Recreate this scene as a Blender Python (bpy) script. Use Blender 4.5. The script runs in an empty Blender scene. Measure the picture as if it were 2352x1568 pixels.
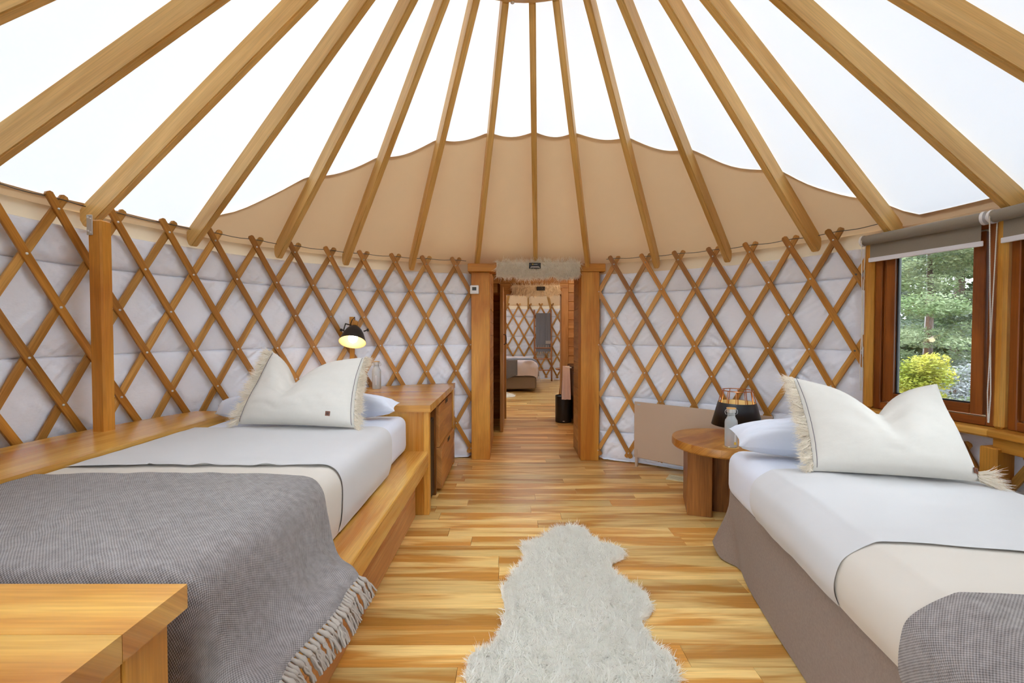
import bpy, bmesh, math, random
import numpy as np
from mathutils import Vector, Matrix, noise
R_ = math.radians
random.seed(7); rng = np.random.default_rng(7)
scene = bpy.context.scene
col = scene.collection

# ------------------------------------------------------------------ camera
F_PX, PITCH, CAM_H = 1019.4, .0235, 1.365
cam_d = bpy.data.cameras.new('camera'); cam = bpy.data.objects.new('camera', cam_d); col.objects.link(cam)
cam_d.sensor_width = 36; cam_d.lens = 36 * F_PX / 2352; cam_d.clip_start = .02; cam_d.clip_end = 200
cam.location = (0, 0, CAM_H); cam.rotation_euler = (math.pi / 2 - PITCH, 0, 0)
scene.camera = cam
# ------------------------------------------------------------------ sky, exposure
world = bpy.data.worlds.new('world'); scene.world = world; world.use_nodes = True
bg = world.node_tree.nodes['Background']
bg.inputs['Color'].default_value = (.84, .94, 1.06, 1); bg.inputs['Strength'].default_value = 5.2   # overcast sky
scene.view_settings.view_transform = 'Standard'; scene.view_settings.look = 'None'
scene.view_settings.gamma = 1; scene.view_settings.use_curve_mapping = False
scene.view_settings.exposure = 1.22
scene.cycles.max_bounces = 6; scene.cycles.diffuse_bounces = 4; scene.cycles.glossy_bounces = 2; scene.cycles.transmission_bounces = 5
scene.cycles.transparent_max_bounces = 8; scene.cycles.caustics_reflective = False; scene.cycles.caustics_refractive = False

# ------------------------------------------------------------------ yurt numbers
CX, CY, RW = .081, 2.109, 2.69          # centre and lattice radius
ZU_R, RING_R, RING_Z = 1.985, .70, 3.40   # underside of the rafters at the wall, crown ring
SL = (RING_Z - ZU_R) / (RW - RING_R)
def zu(r): return ZU_R + (RW - r) * SL
def zroof(r): return zu(r) + .162
def pol(th, r, z, c=(CX, CY)): return Vector((c[0] + r * math.sin(th), c[1] + r * math.cos(th), z))
def th_px(px, r=RW):                     # wall angle that shows at a column of the photograph
    u = (px - 1176) / F_PX; lo, hi = -1.7, 1.75
    for _ in range(50):
        m = (lo + hi) / 2
        d = CY + r * math.cos(m); v = (CX + r * math.sin(m)) / d if d > .05 else (9 if m > 0 else -9)
        if v < u: lo = m
        else: hi = m
    return (lo + hi) / 2

# ------------------------------------------------------------------ object helpers
def tag(o, label=None, cat=None, group=None, kind=None):
    for k, v in (('label', label), ('category', cat), ('group', group), ('kind', kind)):
        if v: o[k] = v
    return o
W = {}
def put(o, parent, M):
    col.objects.link(o); W[o] = M
    if parent is not None:
        o.parent = parent; o.matrix_parent_inverse = W[parent].inverted()
    o.matrix_basis = M
    return o
def thing(name, label, cat, loc=(0, 0, 0), group=None, kind=None, parent=None):
    o = bpy.data.objects.new(name, None); o.empty_display_size = .05
    put(o, parent, Matrix.Translation(loc)); return tag(o, label, cat, group, kind)
def inst(name, me, M, parent=None): return put(bpy.data.objects.new(name, me), parent, M)

class G:
    """collects shapes in world coordinates; obj() links them as one mesh object"""
    def __init__(s): s.v = []; s.f = []; s.uv = []
    def add(s, V, F, UV):
        n = len(s.v); s.v.extend(map(tuple, V)); s.uv.extend(map(tuple, UV)); s.f.extend(tuple(i + n for i in f) for f in F); return s
    def box(s, c, d, bev=.003, grain=0, rot=None):
        h = [x / 2 for x in d]; b = min(bev, min(h) * .9); V = []; idx = {}
        for sx in (-1, 1):
            for sy in (-1, 1):
                for sz in (-1, 1):
                    sg = (sx, sy, sz)
                    for a in range(3):
                        idx[sg, a] = len(V); V.append([sg[k] * (h[k] if k == a else h[k] - b) for k in range(3)])
        Fs = []
        def flip(f):
            p = [Vector(V[i]) for i in f]; n = (p[1] - p[0]).cross(p[2] - p[0]); c0 = sum(p, Vector()) / len(p)
            return f if n.dot(c0) > 0 else f[::-1]
        for a in range(3):
            o1, o2 = (a + 1) % 3, (a + 2) % 3
            for sa in (-1, 1):
                q = []
                for s1, s2 in ((-1, -1), (1, -1), (1, 1), (-1, 1)):
                    sg = [0, 0, 0]; sg[a] = sa; sg[o1] = s1; sg[o2] = s2; q.append(idx[tuple(sg), a])
                Fs.append(flip(q))
            for s1 in (-1, 1):
                for s2 in (-1, 1):
                    q = []
                    for sa, k in ((-1, o1), (1, o1), (1, o2), (-1, o2)):
                        sg = [0, 0, 0]; sg[a] = sa; sg[o1] = s1; sg[o2] = s2; q.append(idx[tuple(sg), k])
                    Fs.append(flip(q))
        for sg in [(x, y, z) for x in (-1, 1) for y in (-1, 1) for z in (-1, 1)]: Fs.append(flip([idx[sg, 0], idx[sg, 1], idx[sg, 2]]))
        g1, g2 = [k for k in range(3) if k != grain]
        UV = [(p[grain], p[g1] + p[g2]) for p in V]
        c = Vector(c)
        if rot is not None: V = [c + rot @ Vector(p) for p in V]
        else: V = [c + Vector(p) for p in V]
        return s.add(V, Fs, UV)
    def bx(s, x0, x1, y0, y1, z0, z1, bev=.003, grain=None):
        d = (x1 - x0, y1 - y0, z1 - z0)
        if grain is None: grain = max(range(3), key=lambda k: d[k])
        return s.box(((x0 + x1) / 2, (y0 + y1) / 2, (z0 + z1) / 2), d, bev, grain)
    def beam(s, a, b, w, t, up=(0, 0, 1), bev=.003):        # box from a to b, w across, t along up
        a, b = Vector(a), Vector(b); x = (b - a).normalized(); y = Vector(up).cross(x).normalized(); z = x.cross(y)
        return s.box((a + b) / 2, ((b - a).length, w, t), bev, 0, Matrix((x, y, z)).transposed())
    def tube(s, pts, r, n=8, caps=True, closed=False):
        pts = [Vector(p) for p in pts]; m = len(pts); rr = r if hasattr(r, '__len__') else [r] * m
        V, UV, Fs = [], [], []; L = 0; ref = None
        for i, p in enumerate(pts):
            t = (pts[(i + 1) % m] - pts[i - 1]) if closed else (pts[min(i + 1, m - 1)] - pts[max(i - 1, 0)])
            t.normalize()
            if ref is None: ref = Vector((0, 0, 1)) if abs(t.z) < .9 else Vector((1, 0, 0))
            x = (ref - t * ref.dot(t)).normalized(); y = t.cross(x); ref = x
            if i: L += (p - pts[i - 1]).length
            for k in range(n):
                a = 2 * math.pi * k / n; V.append(p + (x * math.cos(a) + y * math.sin(a)) * rr[i]); UV.append((L, rr[i] * a))
        for i in range(m if closed else m - 1):
            j = (i + 1) % m
            for k in range(n): Fs.append((i * n + k, i * n + (k + 1) % n, j * n + (k + 1) % n, j * n + k))
        if caps and not closed: Fs += [tuple(range(n))[::-1], tuple(range((m - 1) * n, m * n))]
        return s.add(V, Fs, UV)
    def lathe(s, prof, c=(0, 0, 0), n=32, M=None):           # prof of (r, z); r 0 ends are closed
        V, UV, Fs = [], [], []; c = Vector(c); L = 0
        for i, (r, z) in enumerate(prof):
            if i: L += math.hypot(r - prof[i - 1][0], z - prof[i - 1][1])
            for k in range(n):
                a = 2 * math.pi * k / n; p = Vector((r * math.cos(a), r * math.sin(a), z))
                V.append((M @ p if M else p) + c); UV.append((r * math.cos(a), r * math.sin(a)) if r * 0 == 0 else (L, a))
        for i in range(len(prof) - 1):
            for k in range(n):
                q = (i * n + k, i * n + (k + 1) % n, (i + 1) * n + (k + 1) % n, (i + 1) * n + k)
                Fs.append(q)
        return s.add(V, Fs, UV)
    def grid(s, P, closed_u=False, uv=None):                 # P[i][j]
        m, n = len(P), len(P[0]); V = [p for row in P for p in row]; Fs = []
        if uv is None:
            UV = []; acc = 0
            for i in range(m):
                if i: acc += (Vector(P[i][n // 2]) - Vector(P[i - 1][n // 2])).length
                t = 0
                for j in range(n):
                    if j: t += (Vector(P[i][j]) - Vector(P[i][j - 1])).length
                    UV.append((t, acc))
        else: UV = uv
        for i in range(m if closed_u else m - 1):
            k = (i + 1) % m
            for j in range(n - 1): Fs.append((i * n + j, i * n + j + 1, k * n + j + 1, k * n + j))
        return s.add(V, Fs, UV)
    def prism(s, poly, z0, z1, grain=0):
        n = len(poly); V = [(x, y, z) for z in (z0, z1) for x, y in poly]
        Fs = [tuple(range(n))[::-1], tuple(range(n, 2 * n))] + [(i, (i + 1) % n, (i + 1) % n + n, i + n) for i in range(n)]
        return s.add(V, Fs, [(p[grain], p[1 - grain] + p[2]) for p in V])
    def mesh(s, name, mat=None, smooth=False, angle=40, center=False, wob=0):
        V = np.array(s.v, float); off = np.zeros(3)
        if center:
            off = (V.min(0) + V.max(0)) / 2; off[2] = V[:, 2].min(); V = V - off
        me = bpy.data.meshes.new(name); me.from_pydata(V.tolist(), [], s.f)
        lay = me.uv_layers.new(name='UVMap'); li = np.empty(len(me.loops), np.int32); me.loops.foreach_get('vertex_index', li)
        lay.data.foreach_set('uv', np.array(s.uv, np.float32)[li].ravel())
        if smooth:
            me.polygons.foreach_set('use_smooth', [True] * len(me.polygons))
            if angle < 180: me.set_sharp_from_angle(angle=R_(angle))
        if mat: me.materials.append(mat)
        me.update(); return me, Vector(off)
    def obj(s, name, mat, parent=None, smooth=False, angle=40):
        me, off = s.mesh(name, mat, smooth, angle, True)
        return inst(name, me, Matrix.Translation(off), parent)

def blades(name, P, D, L, width, mat, parent, curl=.3, seg=2):
    """many thin tapered strands: roots P, directions D, lengths L (numpy) as one mesh"""
    n = len(P); side = np.cross(D, rng.normal(size=(n, 3))); side /= np.linalg.norm(side, axis=1, keepdims=True) + 1e-9
    wv = rng.normal(size=(n, 3)) * curl; rows = []
    for i in range(seg + 1):
        t = i / seg; ctr = P + D * (L * t)[:, None] + wv * (L * t * t)[:, None]
        wd = width * (1 - t * .85); rows.append(np.stack([ctr - side * wd / 2, ctr + side * wd / 2], 1))
    V = np.stack(rows, 1).reshape(-1, 3); off = np.array([V[:, 0].mean(), V[:, 1].mean(), V[:, 2].min()]); V = V - off
    base = np.arange(n)[:, None] * (2 * (seg + 1)); quads = []
    for i in range(seg): quads.append(base + np.array([[2 * i, 2 * i + 1, 2 * i + 3, 2 * i + 2]]))
    Fq = np.concatenate(quads); me = bpy.data.meshes.new(name)
    me.vertices.add(len(V)); me.vertices.foreach_set('co', V.ravel()); nf = len(Fq)
    me.loops.add(nf * 4); me.loops.foreach_set('vertex_index', Fq.ravel().astype(np.int32))
    me.polygons.add(nf); me.polygons.foreach_set('loop_start', np.arange(0, nf * 4, 4, dtype=np.int32))
    me.update(calc_edges=True); me.materials.append(mat)
    o = inst(name, me, Matrix.Translation(Vector(off)), parent); o['kind'] = 'stuff'; return o

# ------------------------------------------------------------------ materials
def lin(c): return tuple((x / 12.92 if x <= .04045 else ((x + .055) / 1.055) ** 2.4) for x in (v / 255 for v in c)) + (1,)
def new_mat(name):
    m = bpy.data.materials.new(name); m.use_nodes = True; nt = m.node_tree; return m, nt, nt.nodes['Principled BSDF']
def nd(nt, typ, **kw):
    n = nt.nodes.new(typ)
    for k, v in kw.items():
        if k in n.inputs: n.inputs[k].default_value = v
        else: setattr(n, k, v)
    return n
def mixc(nt, fac, a, b, blend='MIX'):
    n = nt.nodes.new('ShaderNodeMix'); n.data_type = 'RGBA'; n.blend_type = blend
    for i, v in ((0, fac), (6, a), (7, b)):
        if hasattr(v, 'is_linked') or isinstance(v, bpy.types.NodeSocket): nt.links.new(v, n.inputs[i])
        else: n.inputs[i].default_value = v
    return n.outputs[2]
def plain(name, c, rough=.6, metal=0, spec=.5):
    m, nt, b = new_mat(name); b.inputs['Base Color'].default_value = lin(c); b.inputs['Roughness'].default_value = rough
    b.inputs['Metallic'].default_value = metal; b.inputs['Specular IOR Level'].default_value = spec; return m
def wood(name, light, dark, rough=.42, su=1.1, sv=14, lo=.35, hi=.66, var=.25, fine=.35, spec=.4, coat=0):
    m, nt, b = new_mat(name); L = nt.links
    uv = nd(nt, 'ShaderNodeUVMap'); oi = nd(nt, 'ShaderNodeObjectInfo')
    mul = nd(nt, 'ShaderNodeMath', operation='MULTIPLY'); L.new(oi.outputs['Random'], mul.inputs[0]); mul.inputs[1].default_value = 173.
    cmb = nd(nt, 'ShaderNodeCombineXYZ'); L.new(mul.outputs[0], cmb.inputs[0]); L.new(mul.outputs[0], cmb.inputs[2])
    ad = nd(nt, 'ShaderNodeVectorMath', operation='ADD'); L.new(uv.outputs[0], ad.inputs[0]); L.new(cmb.outputs[0], ad.inputs[1])
    mp = nd(nt, 'ShaderNodeMapping'); mp.inputs['Scale'].default_value = (su, sv, 1); L.new(ad.outputs[0], mp.inputs[0])
    n1 = nd(nt, 'ShaderNodeTexNoise', Scale=1.0, Detail=4.0, Roughness=.55, Distortion=.6); L.new(mp.outputs[0], n1.inputs['Vector'])
    r1 = nd(nt, 'ShaderNodeValToRGB'); r1.color_ramp.elements[0].position = lo; r1.color_ramp.elements[1].position = hi
    r1.color_ramp.elements[0].color = lin(light); r1.color_ramp.elements[1].color = lin(dark); L.new(n1.outputs[0], r1.inputs[0])
    mp2 = nd(nt, 'ShaderNodeMapping'); mp2.inputs['Scale'].default_value = (5 * su, 130, 1); L.new(ad.outputs[0], mp2.inputs[0])
    n2 = nd(nt, 'ShaderNodeTexNoise', Scale=1.0, Detail=3.0); L.new(mp2.outputs[0], n2.inputs['Vector'])
    r2 = nd(nt, 'ShaderNodeMapRange'); r2.inputs[1].default_value = .3; r2.inputs[2].default_value = .7; r2.inputs[3].default_value = 1 - fine; r2.inputs[4].default_value = 1.05
    L.new(n2.outputs[0], r2.inputs[0])
    c = mixc(nt, 1.0, r1.outputs[0], r2.outputs[0], 'MULTIPLY')
    r3 = nd(nt, 'ShaderNodeMapRange'); r3.inputs[3].default_value = 1 - var; r3.inputs[4].default_value = 1 + var * .6; L.new(oi.outputs['Random'], r3.inputs[0])
    c = mixc(nt, 1.0, c, r3.outputs[0], 'MULTIPLY')
    L.new(c, b.inputs['Base Color']); b.inputs['Roughness'].default_value = rough; b.inputs['Specular IOR Level'].default_value = spec
    b.inputs['Coat Weight'].default_value = coat; b.inputs['Coat Roughness'].default_value = .25
    return m
def fabric(name, c, var=.06, scale=9, bump=.25, weave=0, rough=.9, sheen=.15, trans=0, wr=(1, 1, 1), c2=None, wscale=1.0):
    m, nt, b = new_mat(name); L = nt.links
    tc = nd(nt, 'ShaderNodeTexCoord'); uv = nd(nt, 'ShaderNodeUVMap')
    mp = nd(nt, 'ShaderNodeMapping'); mp.inputs['Scale'].default_value = wr; L.new(tc.outputs['Object'], mp.inputs[0])
    n1 = nd(nt, 'ShaderNodeTexNoise', Scale=scale, Detail=(4.0 if bump > .06 else 1.0), Roughness=.6); L.new(mp.outputs[0], n1.inputs['Vector'])
    mr = nd(nt, 'ShaderNodeMapRange'); mr.inputs[3].default_value = 1 - var; mr.inputs[4].default_value = 1 + var; L.new(n1.outputs[0], mr.inputs[0])
    cc = mixc(nt, 1.0, lin(c), mr.outputs[0], 'MULTIPLY'); h = n1.outputs[0]
    if weave:
        sp = nd(nt, 'ShaderNodeSeparateXYZ'); L.new(uv.outputs[0], sp.inputs[0]); ws = []
        for k in (0, 1):
            a = nd(nt, 'ShaderNodeMath', operation='MULTIPLY'); L.new(sp.outputs[k], a.inputs[0]); a.inputs[1].default_value = 2 * math.pi / weave
            w_ = nd(nt, 'ShaderNodeMath', operation='SINE'); L.new(a.outputs[0], w_.inputs[0]); ws.append(w_.outputs[0])
        pr = nd(nt, 'ShaderNodeMath', operation='MULTIPLY'); L.new(ws[0], pr.inputs[0]); L.new(ws[1], pr.inputs[1])
        nn = nd(nt, 'ShaderNodeTexNoise', Scale=45., Detail=3.); L.new(tc.outputs['Object'], nn.inputs['Vector'])
        a2 = nd(nt, 'ShaderNodeMath', operation='MULTIPLY_ADD'); L.new(nn.outputs[0], a2.inputs[0]); a2.inputs[1].default_value = 1.6; a2.inputs[2].default_value = -.8
        a3 = nd(nt, 'ShaderNodeMath', operation='ADD'); L.new(pr.outputs[0], a3.inputs[0]); L.new(a2.outputs[0], a3.inputs[1])
        m3 = nd(nt, 'ShaderNodeMapRange'); m3.inputs[1].default_value = -1.2; m3.inputs[2].default_value = 1.1; L.new(a3.outputs[0], m3.inputs[0])
        cc = mixc(nt, m3.outputs[0], lin(c2 or c), cc); h = a3.outputs[0]
    L.new(cc, b.inputs['Base Color']); b.inputs['Roughness'].default_value = rough; b.inputs['Sheen Weight'].default_value = sheen
    b.inputs['Specular IOR Level'].default_value = .15
    if bump > .06:
        bp = nd(nt, 'ShaderNodeBump', Strength=bump, Distance=.004 if not weave else .002); L.new(h, bp.inputs['Height']); L.new(bp.outputs[0], b.inputs['Normal'])
    if trans:
        out = nt.nodes['Material Output']; tr = nd(nt, 'ShaderNodeBsdfTranslucent'); L.new(cc, tr.inputs[0])
        mx = nd(nt, 'ShaderNodeMixShader'); mx.inputs[0].default_value = trans; L.new(b.outputs[0], mx.inputs[1]); L.new(tr.outputs[0], mx.inputs[2]); L.new(mx.outputs[0], out.inputs[0])
    return m
M = {}
M['rafter'] = wood('rafter_pine', (240, 196, 120), (214, 162, 82), sv=9, var=.10, fine=.15)
M['slat'] = wood('lattice_slat_wood', (210, 146, 62), (164, 104, 36), sv=9, var=.22, fine=.22, rough=.38)
M['slat_back'] = wood('lattice_back_slat_wood', (224, 168, 88), (178, 118, 46), sv=9, var=.22, fine=.25, rough=.4)
M['post'] = wood('post_wood', (224, 158, 64), (188, 112, 30), sv=5, su=1.0, var=.06, fine=.18, rough=.45)
M['honey'] = wood('honey_board_wood', (232, 178, 88), (192, 122, 42), sv=6, su=.8, var=.10, fine=.2, rough=.25, coat=.3)
M['drawer'] = wood('drawer_front_wood', (208, 146, 80), (162, 102, 50), sv=8, var=.08, fine=.25, rough=.45)
M['redboard'] = wood('bed_side_board_wood', (206, 148, 92), (176, 112, 60), sv=5, su=.9, var=.06, fine=.22, rough=.45)
M['walnut'] = wood('stool_wood', (170, 108, 52), (112, 62, 24), sv=7, var=.08, fine=.3, rough=.38)
M['tabletop'] = wood('table_top_wood', (204, 144, 66), (160, 96, 34), sv=4, su=2.0, var=.1, fine=.25, rough=.36)
M['window'] = wood('window_frame_wood', (160, 88, 30), (118, 58, 16), sv=6, var=.06, fine=.2, rough=.35)
M['sill'] = wood('sill_wood', (228, 170, 78), (198, 128, 42), sv=6, var=.08, fine=.18, rough=.4)
M['lining'] = wood('lining_board_wood', (200, 150, 88), (160, 106, 50), sv=7, var=.12, fine=.25, rough=.5)
M['floor'] = wood('floor_plank_wood', (246, 206, 130), (210, 146, 66), rough=.30, su=.9, sv=10, lo=.43, hi=.57, var=.26, fine=.16, spec=.45, coat=.15)
M['subfloor'] = wood('subfloor_wood', (120, 76, 36), (90, 54, 24), var=0)
M['roof'] = fabric('roof_cloth', (226, 228, 230), var=.015, scale=3, bump=.05, trans=.098, sheen=0)
M['liner'] = fabric('roof_liner_cloth', (226, 194, 152), var=.03, scale=5, bump=.15, trans=.03, sheen=0)
M['canvas'] = fabric('wall_canvas', (232, 212, 182), var=.03, scale=6, bump=.2, trans=.05, sheen=0)
M['quilt'] = fabric('quilt_cloth', (242, 243, 251), var=.02, scale=22, bump=.6, wr=(1, 1, 2.0), sheen=.05)
M['sheet'] = fabric('white_cotton', (221, 222, 231), var=.012, scale=7, bump=.12, sheen=.05)
M['coverlet'] = fabric('oatmeal_coverlet', (205, 201, 199), var=.012, scale=8, bump=.10, sheen=.1)
M['coverlet2'] = fabric('cream_underlayer', (210, 199, 186), var=.012, scale=8, bump=.12, sheen=.1)
M['linen'] = fabric('linen_pillowcase', (210, 203, 193), var=.03, scale=26, bump=.22, sheen=.1)
M['fringe'] = fabric('linen_fringe', (214, 198, 176), var=.12, scale=60, bump=.1)
M['throw'] = fabric('grey_woven_throw', (174, 164, 160), var=.14, scale=12, bump=.5, weave=.0080, c2=(96, 88, 85))
M['tassel'] = fabric('throw_tassel', (172, 159, 147), var=.15, scale=60, bump=.3)
M['skirt'] = fabric('brown_bed_skirt', (140, 122, 110), var=.22, scale=90, bump=.3, sheen=.1)
M['fur'] = fabric('white_fleece', (246, 243, 236), var=.05, scale=18, bump=.0, sheen=.3)
M['fur_tan'] = fabric('tan_fleece', (214, 196, 172), var=.12, scale=30, bump=.1, sheen=.2)
M['hide'] = plain('hide_leather', (230, 220, 205), .9)
M['stitch'] = plain('dark_stitching', (118, 108, 112), .9)
M['leather'] = plain('brown_leather', (112, 62, 36), .5)
M['leather_dark'] = plain('dark_leather_mark', (70, 36, 22), .5)
M['black'] = plain('black_satin_metal', (32, 31, 32), .42, spec=.4)
M['black_soft'] = plain('black_soft', (22, 21, 21), .6)
M['shade'] = plain('black_lamp_shade', (40, 42, 46), .38)
M['gold'] = plain('gold_lining', (218, 192, 136), .5, .2)
M['copper'] = plain('copper_wire', (222, 150, 100), .25, 1)
M['steel'] = plain('brushed_steel', (196, 194, 190), .4, .55)
M['rivet'] = plain('silver_rivet', (222, 220, 216), .4, .4)
M['cable'] = plain('steel_cable', (96, 92, 86), .5, .6)
M['bamboo'] = plain('bamboo_cap', (214, 166, 98), .45)
M['white'] = plain('white_plastic', (236, 235, 236), .45)
M['screen'] = plain('dark_display', (62, 66, 64), .3)
M['heater'] = plain('beige_heater_enamel', (196, 170, 146), .55)
M['vent'] = plain('cream_vent_metal', (222, 208, 168), .5)
M['blind'] = fabric('taupe_blind_cloth', (146, 136, 122), var=.05, scale=160, bump=.2)
M['blindbar'] = plain('white_blind_bar', (232, 230, 236), .5)
M['bead'] = plain('white_bead_chain', (228, 222, 210), .45)
M['gasket'] = plain('black_gasket', (24, 25, 28), .5)
M['gold_mark'] = plain('yellow_mark', (206, 170, 60), .6)
M['grey_cloth'] = fabric('charcoal_blanket', (112, 108, 110), var=.12, scale=40, bump=.4)
M['pink_towel'] = fabric('blush_towel', (212, 186, 172), var=.05, scale=40, bump=.3)
M['rose'] = fabric('rose_coverlet', (204, 186, 180), var=.04, scale=10, bump=.2)
M['darkwood'] = wood('dark_vanity_wood', (92, 58, 34), (58, 36, 22), var=.05)
M['bamboo_pole'] = wood('bamboo_pole', (196, 124, 66), (150, 84, 40), sv=3, var=.1)
def furmat(name, c, tr_=.25, var=.05):
    m = fabric(name, c, var=var, scale=20, bump=0, sheen=0, trans=tr_, rough=1.0); return m
M['fur'] = furmat('white_fleece', (255, 251, 242)); M['fur_tan'] = furmat('tan_fleece', (253, 242, 224), .15, .10); M['fringe'] = furmat('linen_fringe', (244, 232, 214), .2, .1)
M['acrylic'] = None
def glass_thin(name, tint=(.96, .98, .97, 1), refl=.06):
    m, nt, b = new_mat(name); L = nt.links; nt.nodes.remove(b); out = nt.nodes['Material Output']
    tr = nd(nt, 'ShaderNodeBsdfTransparent'); tr.inputs[0].default_value = tint
    gl = nd(nt, 'ShaderNodeBsdfGlossy'); gl.inputs['Roughness'].default_value = .02
    fr = nd(nt, 'ShaderNodeFresnel'); fr.inputs[0].default_value = 1.4
    mx = nd(nt, 'ShaderNodeMixShader'); L.new(fr.outputs[0], mx.inputs[0]); L.new(tr.outputs[0], mx.inputs[1]); L.new(gl.outputs[0], mx.inputs[2]); L.new(mx.outputs[0], out.inputs[0]); return m
M['pane'] = glass_thin('window_glass'); M['acrylic'] = glass_thin('clear_dome_acrylic', (.9, .92, .93, 1))
def emit(name, c, s):
    m, nt, b = new_mat(name); b.inputs['Base Color'].default_value = c; b.inputs['Emission Color'].default_value = c; b.inputs['Emission Strength'].default_value = s; return m
M['bulb'] = emit('lit_bulb', (1, .92, .78, 1), 4)
def bottle_mat():
    m, nt, b = new_mat('bottle_glass'); b.inputs['Base Color'].default_value = (.93, .95, .94, 1); b.inputs['Roughness'].default_value = .12
    b.inputs['Transmission Weight'].default_value = .62; b.inputs['IOR'].default_value = 1.2; return m
M['bottle'] = bottle_mat()
def leafmat(name, c1, c2):
    m, nt, b = new_mat(name); L = nt.links; tc = nd(nt, 'ShaderNodeTexCoord')
    n = nd(nt, 'ShaderNodeTexNoise', Scale=2.2, Detail=2.); L.new(tc.outputs['Object'], n.inputs['Vector'])
    mr = nd(nt, 'ShaderNodeMapRange'); mr.inputs[1].default_value = .38; mr.inputs[2].default_value = .62; L.new(n.outputs[0], mr.inputs[0])
    c = mixc(nt, mr.outputs[0], lin(c1), lin(c2)); L.new(c, b.inputs['Base Color']); b.inputs['Roughness'].default_value = .7
    b.inputs['Specular IOR Level'].default_value = .2
    out = nt.nodes['Material Output']; tr = nd(nt, 'ShaderNodeBsdfTranslucent'); L.new(c, tr.inputs[0])
    mx = nd(nt, 'ShaderNodeMixShader'); mx.inputs[0].default_value = .35; L.new(b.outputs[0], mx.inputs[1]); L.new(tr.outputs[0], mx.inputs[2]); L.new(mx.outputs[0], out.inputs[0]); return m

# ================================================================== SETTING
# ---- floor with planks
floor = thing('floor', None, None, (CX, CY, 0), kind='structure')
G().bx(-3.2, 3.3, -.75, 4.95, -.06, -.012, grain=0).obj('subfloor', M['subfloor'], floor)
PW = .128
def plank(x0, x1, y0, y1, parent):
    G().box(((x0 + x1) / 2, (y0 + y1) / 2, -.009), (x1 - x0 - .0012, y1 - y0 - .0012, .018), .0012, 0).obj('plank', M['floor'], parent)
y = .62; nplank = 0
while y < 4.74:
    dy = abs(y + PW / 2 - CY); half = math.sqrt(max(0, (RW + .10) ** 2 - dy * dy)); xa, xb = CX - half, CX + half
    x = xa - random.uniform(0, .9)
    while x < xb:
        l = random.uniform(.7, 1.9); x0, x1 = max(x, xa), min(x + l, xb)
        if x1 - x0 > .05: plank(x0, x1, y, y + PW, floor); nplank += 1
        x += l
    y += PW
hall_floor = thing('floor', None, None, (.3, 6, 0), kind='structure')
G().bx(-1.6, 2.2, 4.96, 7.3, -.06, -.012, grain=0).obj('subfloor', M['subfloor'], hall_floor)
while y < 8.4:
    x = -1.3 - random.uniform(0, .7)
    while x < 1.7:
        l = random.uniform(.8, 1.8)
        plank(max(x, -1.4), min(x + l, 1.9), y, y + PW, hall_floor); x += l
    y += PW
C2 = (.35, 9.81)
far_floor = thing('floor', None, None, (C2[0], C2[1], 0), kind='structure')
G().bx(C2[0] - 2.8, C2[0] + 2.8, 7.3, 12.7, -.06, -.012).obj('subfloor', M['subfloor'], far_floor)
gf = G()
while y < 12.6:
    x = -2.4 - random.uniform(0, .9)
    while x < 3.1:
        l = random.uniform(.8, 1.8); gf.box((x + l / 2, y + PW / 2, -.009), (l - .002, PW - .002, .018), .001, 0); x += l
    y += PW
gf.uv = [(a + 7.3 * math.sin(i // 24 * 12.9), b + 3.1 * math.sin(i // 24 * 78.2)) for i, (a, b) in enumerate(gf.uv)]
gf.obj('plank', M['floor'], far_floor)['kind'] = 'stuff'
inst_ground = G()
N = 40; P = [[(60 * (i / N - .5) * 2 + 3, 60 * (j / N - .5) * 2 + 10, -.45 + .25 * noise.noise((i * .7, j * .7, 0))) for j in range(N + 1)] for i in range(N + 1)]
def groundmat():
    m, nt, b = new_mat('ground_scrub'); L = nt.links; tc = nd(nt, 'ShaderNodeTexCoord')
    n = nd(nt, 'ShaderNodeTexNoise', Scale=.9, Detail=8.); L.new(tc.outputs['Object'], n.inputs['Vector'])
    L.new(mixc(nt, n.outputs[0], lin((70, 80, 44)), lin((124, 120, 108))), b.inputs['Base Color']); b.inputs['Roughness'].default_value = .95; return m
tag(inst_ground.grid(P).obj('ground', groundmat(), None, True, 180), kind='structure')

# ---- roof: cloth over the rafters, tan liner above the doorway, rafters, crown ring
DTH = 2 * math.pi / 27
feet = {-6: 215, -5: 450, -4: 645, -3: 797, -2: 947, -1: 1095, 0: 1230, 1: 1350, 2: 1506, 3: 1668, 4: 1868, 5: 2048}
RT = {k: th_px(px, RW - .01) for k, px in feet.items()}
RTL = sorted({round(((t + math.pi) % (2 * math.pi)) - math.pi, 5) for t in [RT[k] for k in range(-6, 6)] + [RT[5] + (j + 1) * (2 * math.pi - RT[5] + RT[-6]) / 16 for j in range(15)]})
ceiling = thing('ceiling', None, None, (CX, CY, 2.0), kind='structure')
def cone_r(px, py):                      # radius at which a pixel's ray meets the roof cone
    u, v = (px - 1176) / F_PX, -(py - 784) / F_PX; c, s = math.cos(PITCH), math.sin(PITCH)
    d = Vector((u, c + s * v, -s + c * v)); lo, hi = .3, 9
    f = lambda t: CAM_H + d.z * t - zroof(math.hypot(d.x * t - CX, d.y * t - CY))
    prev = None
    t = .3
    while t < 9:
        a = f(t)
        if prev is not None and prev < 0 <= a or (prev is not None and prev > 0 >= a):
            lo, hi = t - .02, t
            for _ in range(30):
                m_ = (lo + hi) / 2
                if (f(m_) > 0) == (a > 0): hi = m_
                else: lo = m_
            break
        prev = a; t += .02
    x, y_ = d.x * hi - CX, d.y * hi - CY
    return math.atan2(x, y_), math.hypot(x, y_)
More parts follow.
